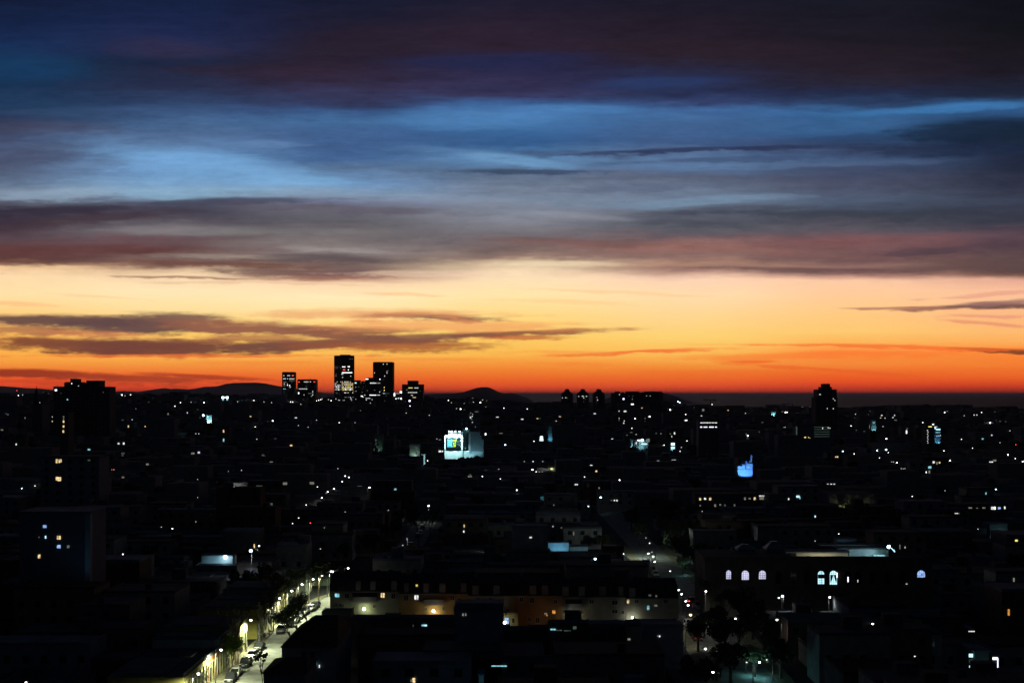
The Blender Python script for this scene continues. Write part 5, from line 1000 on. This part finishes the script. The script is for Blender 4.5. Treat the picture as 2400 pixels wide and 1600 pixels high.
# ------------------------------------------------------------------ buildings with lit windows
# px, py, w, h, key ; grouped on one building with '+'; lit roof surfaces glow here as windows
WLS = """394 970 3 5 d;287.5 984 5 2 g;301 999 2.5 5 w;58.7 979 1.8 4 d;107 976.5 2 1.5 n+122.5 976.5 1.8 1.8 n+122.5 987 2 3 w+133 987 3 3 w+136 995 1 20 d;207 1002 1.6 4 n;38 1041 2.5 4 n;50 1045 3 4 d;208.5 1053 6 3.5 c;278 1039 4 3.5 n+290 1039 4 5 n;524 1010 3 6 w+524 1031 3 7 c;459 1016 1.5 1.5 n+466 1016 1.5 2 n;466 1060 5 4 v+452 1062 8 4 d;439 967 1.6 3 n;
636 1082 7 2 d;607.6 1138 14 2 g;632 1182 14 8 g;926.5 1146 5 4 c;1343 1135 3 3 d+1349 1135 4 3 n+1354 1135 4 3 n;1385.7 1091 6 4 n;1397.7 1103.6 4 4 w;1404 1143 3 4 d;1433 1172 3 2 d+1440 1172 3 2.5 n+1446 1172 3 3 n;1224 982 6 2 n;1394 969 5 2 n;1482 947 6 2.5 W+1465 963.5 6 3 n+1451 963 2 2 n;1451 980 1.5 2 n+1451 985 1.5 1.5 d+1463 986 2 2 n+1462 991 2.5 2.5 n;1522.5 975.8 4 2.5 W+1512 980 1.2 3 d+1512 988 1.2 4 d;1608 984.5 6 2 W;1644 974 3.5 1.5 n;1648 961 5 6 d;1581 1015 3 5 n+1574.5 1022.5 1.5 3 n+1571 1016 3 1.5 d;1435 1028 4 1.5 n;1119 961 8 1.5 n;1138 1017 3 5 W+1174 1015 8 1.5 d;1031 1057 6 4 n+1037 1057 3 3 n;1166 977 6 1.5 n;
2066.6 973 4 2 n;2096.7 973 2 2.5 n+2093 978 3.5 1.5 n+2099 984 6 1.5 d;2283 972 2.5 2 n+2289.5 972 2.5 2 n;2124.7 1012 2.2 7 W+2126 1004 4 1.5 d;2162.8 991 2 4.5 W;2167 1008 2 2.5 n+2162 1027 2.5 3 n;2303 1028 4 3 c;1959 1070 2.8 3.2 w+1963 1070 2.8 3.5 w;2188 1082.6 5 5 n+2196 1085 3.5 6 d+2202 1085 3.5 6.5 w;2179 1094.6 7 5 c+2168 1106 7 3.5 W+2178 1106 3.5 8 d;1940 1133.7 3 1.5 n+1948 1133.8 4 1.5 n+1955 1133.7 4 1.8 n;1869 1163 9 4.5 C+1874.5 1166 2 6 c;1848.5 1169 2.5 4 n;2310.7 1156 2.2 5 c;2169 1234.3 12 7 c;2382 1266 6 4 y;1910.5 1210 2.6 5 C;2109 1281 1.5 10 d+2121 1282 1.5 4 n;2376 1358 3 9 d;2364 1434 4 14 o;2230 1202 8 1.5 n+2241 1202.5 8 1.5 n+2248 1202.5 4 1.5 d;
236 1210 7 3 y;1088 1232 2.6 6.5 w+1087 1245 2.6 4.5 n;1244 1258.7 5.5 3 n;1325 1233 7 2.5 n+1296 1233 2 2.5 n+1318 1236 8 1.5 d;1344.5 1250 2 8 d;760 1236 2 3 d;596 1279 2.5 9 w;171.5 1360 6.5 7.5 n;196 1345 14 5 d+205 1347 3 6 d+217 1348 10 4 d;276 1344 12 10 d;970 1593 6 10 w+964 1594 3 6 d;1092 1556 11 5 d+1082 1572 1.8 8 n+1096 1571 1.5 8 n+1086 1585 14 4 g;1170 1559.5 36 2.5 c;2185 1192 6 1 d;877 1053 2 6 g;1298 1183 2 3 d;"""
fills = []
autos = []
rnA = random.Random(5)
def clear_side(x0, x1, px, D, top, keep):
    for (qx, qy, qD) in PROT:
        if qD > D+1 and top-1 < qy and x0-2 < qx < x1+2 and not (abs(qx-px) < keep):
            if qx < px: x0 = max(x0, qx+2.5)
            else: x1 = min(x1, qx-2.5)
    return min(x0, px-keep), max(x1, px+keep)
for it in WLS.replace('\n', '').split(';'):
    if not it: continue
    ws = []
    for w in it.split('+'):
        a = w.split(); ws.append((float(a[0]), float(a[1]), float(a[2]), float(a[3]), a[4]))
    xs = [w[0]-w[2]/2 for w in ws] + [w[0]+w[2]/2 for w in ws]; ys = [w[1]-w[3]/2 for w in ws]; yb = [w[1]+w[3]/2 for w in ws]
    hz = rnA.uniform(4.5, 9); D = min(hit(min(xs), max(yb), hz), 2900); k = D/F
    top = min(ys) - rnA.uniform(1.2, 4)/k; cx = (min(xs)+max(xs))/2; keep = (max(xs)-min(xs))/2 + .8/k
    x0, x1 = cx - max(keep, rnA.uniform(5, 11)/k), cx + max(keep, rnA.uniform(5, 11)/k)
    x0, x1 = clear_side(x0, x1, cx, D, top, keep)
    for (qx, qy, qD) in PROT:
        if qD > D+1 and x0-1 < qx < x1+1 and top < qy+2 and qy < min(ys): top = qy + 3
    top = min(top, min(ys)-.8)
    r = bld('lit_window_house', None, 'house' if (CH-(top-HZ)*k) - gz(0, D) < 12 else 'apartment block', [(x0, x1, top)], D, rnA.uniform(8, 14), rnA.choice(M_DARKW), ws, G_APT if x1-x0 > 12/k else None, roofm=rnA.choice([M_ROOF, M_ROOFB]))
    kk = 'dark building with ' + ('a ' if len(ws) == 1 else '') + WINNAME[ws[0][4]] + (' lit window' if len(ws) == 1 else ' lit windows')
    autos.append((r, cx, min(ys), kk)); APRON.append((x0, x1, max(yb)+1.5, D))
number(autos, lambda r: r[3], '')
for r in autos: r[0]['label'] = r[0]['label'].replace('  ', ' '); 
for r in autos:
    if 'group' in r[0]: r[0]['group'] = r[0]['group'].replace(' s ', ' ')

# ------------------------------------------------------------------ unlit fabric of the city
BW = {}
def free(x0, x1, y0, y1):
    for a in RECTS:
        if x0 < a[1] and x1 > a[0] and y0 < a[3] and y1 > a[2]: return False
    return True
CAP = [(-300,920),(0,920),(260,920),(600,921),(700,929),(930,932),(1000,924),(1060,925),(1190,938),(1240,944),(1300,942),(1345,948),(1420,937),(1555,938),(1600,946),(1700,950),(1800,955),(1860,951),(1960,957),(2080,951),(2200,947),(2300,953),(2400,958),(2700,958)]
SKJ = [random.Random(77+q).choice([-5, -2.5, -1, 0, 1, 2, 3, 4.5, 6, 7]) for q in range(40)]
def maxh(x0, x1, y0, y1, h):
    """largest height that hides none of the things that must stay in view"""
    if y0 > 950:
        u = proj((x0+x1)/2, y0, 0)[0]; h = min(h, CH - (lerp_tab(CAP, u) + SKJ[int(abs(u)*.13) % 40] - HZ) * y0 / F)
    for (qx, qy, qD) in PROT:
        if qD <= y0+.5: continue
        a = min(proj(x0, y0, 0)[0], proj(x0, y1, 0)[0]) - 1.5; b = max(proj(x1, y0, 0)[0], proj(x1, y1, 0)[0]) + 1.5
        if a < qx < b:
            z = CH - (qy + 2.2 - HZ) * (y0 if True else y1) / F; z2 = CH - (qy + 2.2 - HZ) * y1 / F
            h = min(h, min(z, z2))
    return h
def dark_building(x0, x1, y0, y1, h, g, rnd):
    w = x1-x0; d = y1-y0; org = Vector(((x0+x1)/2, (y0+y1)/2, g)); root = empty('dark_building', org, DL, 'house', 'unlit buildings of the dark blocks')
    MB().box(-w/2, w/2, -d/2, d/2, -2, h).build('wall', rnd.choice(M_DARKW), root)
    r = MB(); r.box(-w/2-.05, w/2+.05, -d/2-.1, -d/2+.15, h+.002, h+.5).box(-w/2-.05, -w/2+.15, -d/2+.16, d/2, h+.002, h+.5).box(w/2-.15, w/2+.05, -d/2+.16, d/2, h+.002, h+.5).box(-w/2+.2, w/2-.2, -d/2+.2, d/2-.05, h-.1, h+.1)
    if rnd.random() < .45 and w > 7: cx = rnd.uniform(-w/3, w/3); r.box(cx-1.6, cx+1.6, d*.1, d*.35, h+.11, h+rnd.uniform(1.6,2.6))
    if rnd.random() < .3: cx = rnd.uniform(-w/3, w/3); r.prism([(cx+.7*math.cos(t), -d*.2+.7*math.sin(t)) for t in [q*math.pi/4 for q in range(8)]], h+.11, h+1.5)
    if rnd.random() < .3: cx = rnd.uniform(-w/3, w/3); r.tube((cx, 0, h), (cx, 0, h+2.6), .04, .03, 4).box(cx-.6, cx+.6, -.02, .02, h+2.2, h+2.24)
    r.build('roof', rnd.choice([M_ROOF, M_ROOFB, M_ROOF, M_TILE]), root)
    wn = MB(); n = max(1, int(w/3)); nf = max(1, int(h/3.1))
    for i in range(n):
        for j in range(nf):
            if rnd.random() < .2: continue
            cx = -w/2+(i+.5)*w/n; cz = .0+j*3.1+1.7
            if cz+.8 < h: wn.box(cx-.55, cx+.55, -d/2-.05, -d/2+.1, cz-.65, cz+.7)
    if wn.v: wn.build('window', M_GLASS, root, kind='stuff')
    return root
DL = 'unlit flat roofed building standing among the dark city blocks'
nd = 0; rnD = random.Random(21)
# aprons: what stands in front of the lit things
for (a, b, bot, D) in APRON:
    if D > 2200: continue
    y1 = D-3; y0 = y1-rnD.uniform(8, 12); x0 = (a-1200)*y0/F-rnD.uniform(0,3); x1 = (b-1200)*y0/F+rnD.uniform(0,3); h = CH-(bot-HZ)*y1/F; g = gz(x0, y0)
    h = min(h, maxh(x0, x1, y0, y1, 99)) - g
    if h > 2 and free(x0+.3, x1-.3, y0, y1): dark_building(x0, x1, y0, y1, h, g, rnD); RECTS.append((x0, x1, y0, y1)); nd += 1
y = 176.0
while y < 960 and nd < 292:
    half = (1260)*y/F; x = -half + rnD.uniform(0, 8); dep = rnD.uniform(10, 16)*(1 if y < 500 else 1.3)
    while x < half:
        w = rnD.uniform(9, 22)*(1 if y < 420 else 1.4); h = rnD.choice([3.6, 4.2, 5, 6.4, 7.2, 9.5, 4.5]) if rnD.random() < .93 or y < 420 else rnD.uniform(14, 24)
        x1 = x+w
        if not (-1250*y/F < (x+x1)/2 < 1250*y/F): x = x1+1; continue
        for _ in range(3):
            if free(x, x1, y, y+dep): break
            x1 -= w*.3
        if x1-x > 4 and free(x, x1, y, y+dep):
            hh = maxh(x, x1, y, y+dep, h)
            if hh > 2.8 and nd < 292: dark_building(x, x1, y, y+dep*rnD.uniform(.8,1), hh, 0, rnD); RECTS.append((x, x1, y, y+dep)); nd += 1
        x = x1 + rnD.choice([.0, .0, .0, 1.5, 11 if y > 420 else 1])+.02
    y += dep + rnD.choice([2, 4, 9 if y > 330 else 3, 14 if y > 500 else 5])
# farther out: one mass of roofs
FW = [(MB(), q) for q in 'dgnw']; fm = MB(); fr = MB(); yy = y; cnt = 0
while yy < 3450:
    half = 1500*yy/F; x = -half; dep = rnD.uniform(11, 20)*(1 + yy/2600)
    u0 = lambda q: 1200+q/yy*F
    while x < half:
        w = rnD.uniform(9, 24)*(1 + yy/3000); g = gz(x+w/2, yy); t = rnD.random()
        h = rnD.uniform(4, 8.5) if t < .72 else (rnD.uniform(9, 14) if t < .95 else rnD.uniform(16, 27))
        if yy > 2600: h = rnD.uniform(4, 9) if t < .8 else (rnD.uniform(9, 14) if t < .97 else rnD.uniform(14, 20))
        if free(x, x+w, yy, yy+dep):
            hh = maxh(x, x+w, yy, yy+dep, h+g)-g
            if hh > 2.5:
                if rnD.random() < .12:
                    for _ in range(rnD.choice([1,1,2,3])):
                        cx_ = x+rnD.uniform(.15,.85)*w; cz_ = g+hh*rnD.uniform(.45,.9); ww_ = rnD.uniform(.35,.9)*(1+yy/3000); rnD.choice(FW + FW[:2] + FW[:1])[0].box(cx_-ww_, cx_+ww_, yy-.15, yy+.1, cz_-.5, cz_+.6)
                fm.box(x, x+w, yy, yy+dep*.85, g-3, g+hh); cnt += 1
                fr.box(x+.4, x+w-.4, yy+.4, yy+dep*.85-.4, g+hh+.003, g+hh+.12)
                if hh > 5 and rnD.random() < .5 and hh > h-1: fr.box(x+w*.35, x+w*.6, yy+dep*.2, yy+dep*.5, g+hh+.13, min(g+hh+rnD.uniform(1.5,3.2), maxh(x, x+w, yy, yy+dep, 99)-0.01 if True else 0) if maxh(x, x+w, yy, yy+dep, 99) > g+hh+.5 else g+hh+.3)
        x += w + rnD.choice([.3, .3, 4, 12])
    yy += dep*1.5 + rnD.choice([3, 8, 16])
tag(fm.build('distant_buildings', M_WALLS[0]), 'mass of unlit distant buildings fading towards the horizon', 'buildings', kind='stuff')
for i_, (mb_, q_) in enumerate(FW):
    if mb_.v: tag(mb_.build('distant_windows', WIN[q_]), 'tiny ' + WINNAME[q_] + ' lit windows scattered over the distant buildings', 'windows', kind='stuff')
tag(fr.build('distant_roofs', M_ROOF), 'roofs of the unlit distant buildings', 'roofs', kind='stuff')

# ------------------------------------------------------------------ dark trees between the blocks
def crown_tree(seed, h=8, n=900, fs=.3):
    r = random.Random(seed); tb = MB(); bb = MB(); lb = MB(); tb.tube((0,0,0),(r.uniform(-.2,.2),0,h*.42),.28,.18,6); cl = []
    for k in range(8):
        a = r.uniform(0, 6.28); q = Vector((math.cos(a)*r.uniform(.8,2.4), math.sin(a)*r.uniform(.8,2.4), h*r.uniform(.5,.86))); bb.tube((0,0,h*.38), q, .13, .05, 4); cl.append((q, r.uniform(.8,1.7)))
    for _ in range(n):
        q, s = r.choice(cl); d = Vector((r.gauss(0,1), r.gauss(0,1), r.gauss(0,.8))).normalized()*s*r.uniform(.55,1.05); c = q+d
        a = Vector((r.uniform(-1,1), r.uniform(-1,1), r.uniform(-1,1))).normalized(); u = a.orthogonal().normalized()*fs; w = a.cross(u).normalized()*fs*.8
        lb.quad(c-u, c-w, c+u, c+w)
    return [('trunk', tb.mesh('trunk', M_BARK)), ('branches', bb.mesh('branches', M_BARK)), ('crown', lb.mesh('crown', M_TREE))]
CT = [crown_tree(100+k) for k in range(4)]
rnT = random.Random(3)
RSLAB = ['nearest the frame bottom','left of the cyan bushes','below the warm street lamp','beside the dim parked row','right of the warm street lamp','before the arched building corner','between the arched building and the street','below the arched building left end','below the violet arches','right of the cyan bushes','behind the cyan bushes','facing the crossing']
for i, (px, D, s) in enumerate(((1556,520,1.2),(1562,490,1.1),(1540,560,1.3),(1585,465,1.1),(1580,440,1.0),(1600,425,1.1),(1606,408,1.0),(1575,540,1.3),(1625,430,1.2),(1638,405,1.1),(1620,470,1.3),(1645,440,1.2),(1500,470,1.1),(1480,520,1.2))):
    x = (px-1200)*D/F; s = min(s, max(.5, maxh(x-2, x+2, D-2, D+2, 99)/8.2)); RT2 = place_tree(CT[i%4], (x, D, 0), 'dark street tree in the upper right street, number ' + str(i+1), group='trees in the upper right street', rz=i*1.7, sc_=s, name='leafy_tree'); RECTS.append((x-1, x+1, D-1, D+1))
# tree masses that cut into the foot of the billboard wall
for i, (px, top, s) in enumerate(((1050,1080,.9),(1060,1078,.9),(1070,1074,1),(1081,1070,1.1),(1090,1068,1.1),(1101,1068,1.2),(1111,1066,1.3),(1121,1065.5,1.4),(1131,1067,1.3),(1140,1069,1.2))):
    D = 988; z = CH-(top-HZ)*D/F; x = (px-1200)*D/F
    place_tree(CT[i%4], (x, D-4-i%3, z-8*s*.98), 'dark leafy tree cutting into the foot of the floodlit wall, ' + ORD[i] + ' from left', group='trees at the foot of the billboard wall', rz=i, sc_=s, name='leafy_tree')
for i, (px, D, s) in enumerate(((1640,232,1.0),(1712,246,1.05),(1636,276,.9),(1650,292,.85),(1682,288,1.0),(1668,306,.8),(1700,268,1.1),(1735,300,1.2),(1765,290,1.1),(1830,250,1.0),(1790,268,1.1),(1676,334,.8))):
    x = (px-1200)*D/F; hh = maxh(x-1, x+1, D-1, D+1, 99)
    s = min(s, max(.55, hh/7.4)); place_tree(CT[i%4], (x, D, 0), 'dense dark tree by the right street, ' + RSLAB[i], group='dense trees along the right street', rz=i*2.1, sc_=s, name='leafy_tree'); RECTS.append((x-1, x+1, D-1, D+1))
PV = [p for p in PROT]
nt = 0
while nt < 150:
    D = 200*math.exp(rnT.random()*1.75); px = rnT.uniform(-20, 2420); x = (px-1200)*D/F; s = rnT.uniform(.7, 1.25)
    if not free(x-1.2, x+1.2, D-1.2, D+1.2): 
        nt += .02; continue
    hh = maxh(x-3.2*s, x+3.2*s, D-2, D+2, 99)
    if hh > 8*s: place_tree(CT[rnT.randrange(4)], (x, D, gz(x, D)), 'dark leafy tree lost between the unlit city blocks', group='trees between the dark blocks', rz=rnT.random()*6, sc_=s, name='leafy_tree')
    nt += 1
# distant tree lumps along the ridge
dt = MB(); lumpn = 0
for _ in range(1100):
    D = rnT.uniform(1100, 3400); px = rnT.uniform(-100, 2500); x = (px-1200)*D/F; s = rnT.uniform(2.6, 5.5); g = gz(x, D)
    if maxh(x-s, x+s, D-s, D+s, 99) < g+s*2.1 or not free(x-2, x+2, D-2, D+2): continue
    for k in range(3): dt.ball((x+rnT.uniform(-s,s)*.7, D+rnT.uniform(-s,s)*.5, g+s*rnT.uniform(.8,1.4)), s*rnT.uniform(.6,.9), s*.7, s*rnT.uniform(.5,.75), 9, 5, .3, rnT)
tag(dt.build('distant_trees', M_TREE), 'dark tree crowns scattered over the distant ridge', 'trees', kind='stuff')
# sparkling trees lit from inside: right park and glowing patches
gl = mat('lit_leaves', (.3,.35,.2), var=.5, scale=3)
for (px, py, D, powr, col, lab, s) in ((1972,1196,600,130,(1,.95,.5),'left sparkling tree lit yellow green from inside',.9),(1992,1197,600,130,(1,.95,.5),'middle sparkling tree lit yellow green from inside',1),(2010,1197,600,100,(1,.95,.5),'right sparkling tree lit yellow green from inside',.9),
        (2134,1061,1050,1500,(1,.5,.12),'tree glowing orange beside an orange lit wall',1.2),(1748,1575,255,90,(.3,.9,.95),'cyan lit bush tree at the bottom right of centre',.6),(1770,1578,252,110,(.3,.9,.95),'second cyan lit bush tree, right of the first',.7),(1600,1362,395,50,(.3,.8,.85),'teal lit shrub tree beside the far right street',.5),(637,1281,500,120,(.7,.9,.7),'pale speckled tree right of two stacked white lamps',.8),(1290,1097,830,500,(1,.95,.85),'speckled tree glinting beside a row of white lamps',1)):
    z = CH-(py-HZ)*D/F; x = (px-1200)*D/F; g = gz(x, D); t = bare_tree(int(px), max(4.5, (z-g)*1.25)/1, .8, 700, .2*max(1,D/500), .15, 0, .3, 4)
    r = place_tree([('trunk', t[0].mesh('trunk', M_BARK)), ('branches', t[1].mesh('branches', M_BARK)), ('leaves', t[2].mesh('leaves', gl))], (x, D, g), lab, name='lit_tree')
    light('tree_light', 'POINT', (x+.6, D-2.2, max(g+1.6, z-1.5)), powr, col, r, .2)
# construction cranes on the horizon
for (px, top, l) in ((1847,947,'left of the lone stepped tower'),(1665,937,'over the bay, right of the dark slab trio')):
    D = 2600; p = P(px, top, D); g = gz(p.x, D); r = empty('tower_crane', (p.x, D, g), 'thin faint tower crane ' + l, 'crane'); h = p.z-g
    MB().box(-.6,.6,-.6,.6,0,h).build('mast', M_POLE, r); MB().box(-13,9,-.4,.4,h+.01,h+1.1).build('jib', M_POLE, r); MB().box(7,9.5,-.7,.7,h-1.6,h).build('counterweight', M_ROOF, r)
print('dark', nd, 'far', cnt, 'trees', nt, 'faces', sum(len(m.polygons) for m in bpy.data.meshes))

# ------------------------------------------------------------------ air
hz_m = bpy.data.materials.new('thin_evening_haze'); hz_m.use_nodes = True; _n = hz_m.node_tree; _n.nodes.clear()
_v = _n.nodes.new('ShaderNodeVolumePrincipled'); _v.inputs['Color'].default_value = (.62,.74,1,1); _v.inputs['Density'].default_value = HAZE; _v.inputs['Anisotropy'].default_value = .35
_o = _n.nodes.new('ShaderNodeOutputMaterial'); _n.links.new(_v.outputs[0], _o.inputs['Volume'])
hzo = MB().box(-S-2000, S+2000, -6000, S+2000, -40, 150).build('haze', hz_m); tag(hzo, 'thin evening haze over the city and bay', None, kind='stuff')

_ut = sorted([o for o in bpy.data.objects if str(o.get('label','')).startswith('dark street tree in the upper right street, number')], key=lambda o: o.location.y)
for i, o in enumerate(_ut): o['label'] = ORD[i] + ' nearest of the dark street trees lining the upper right street'
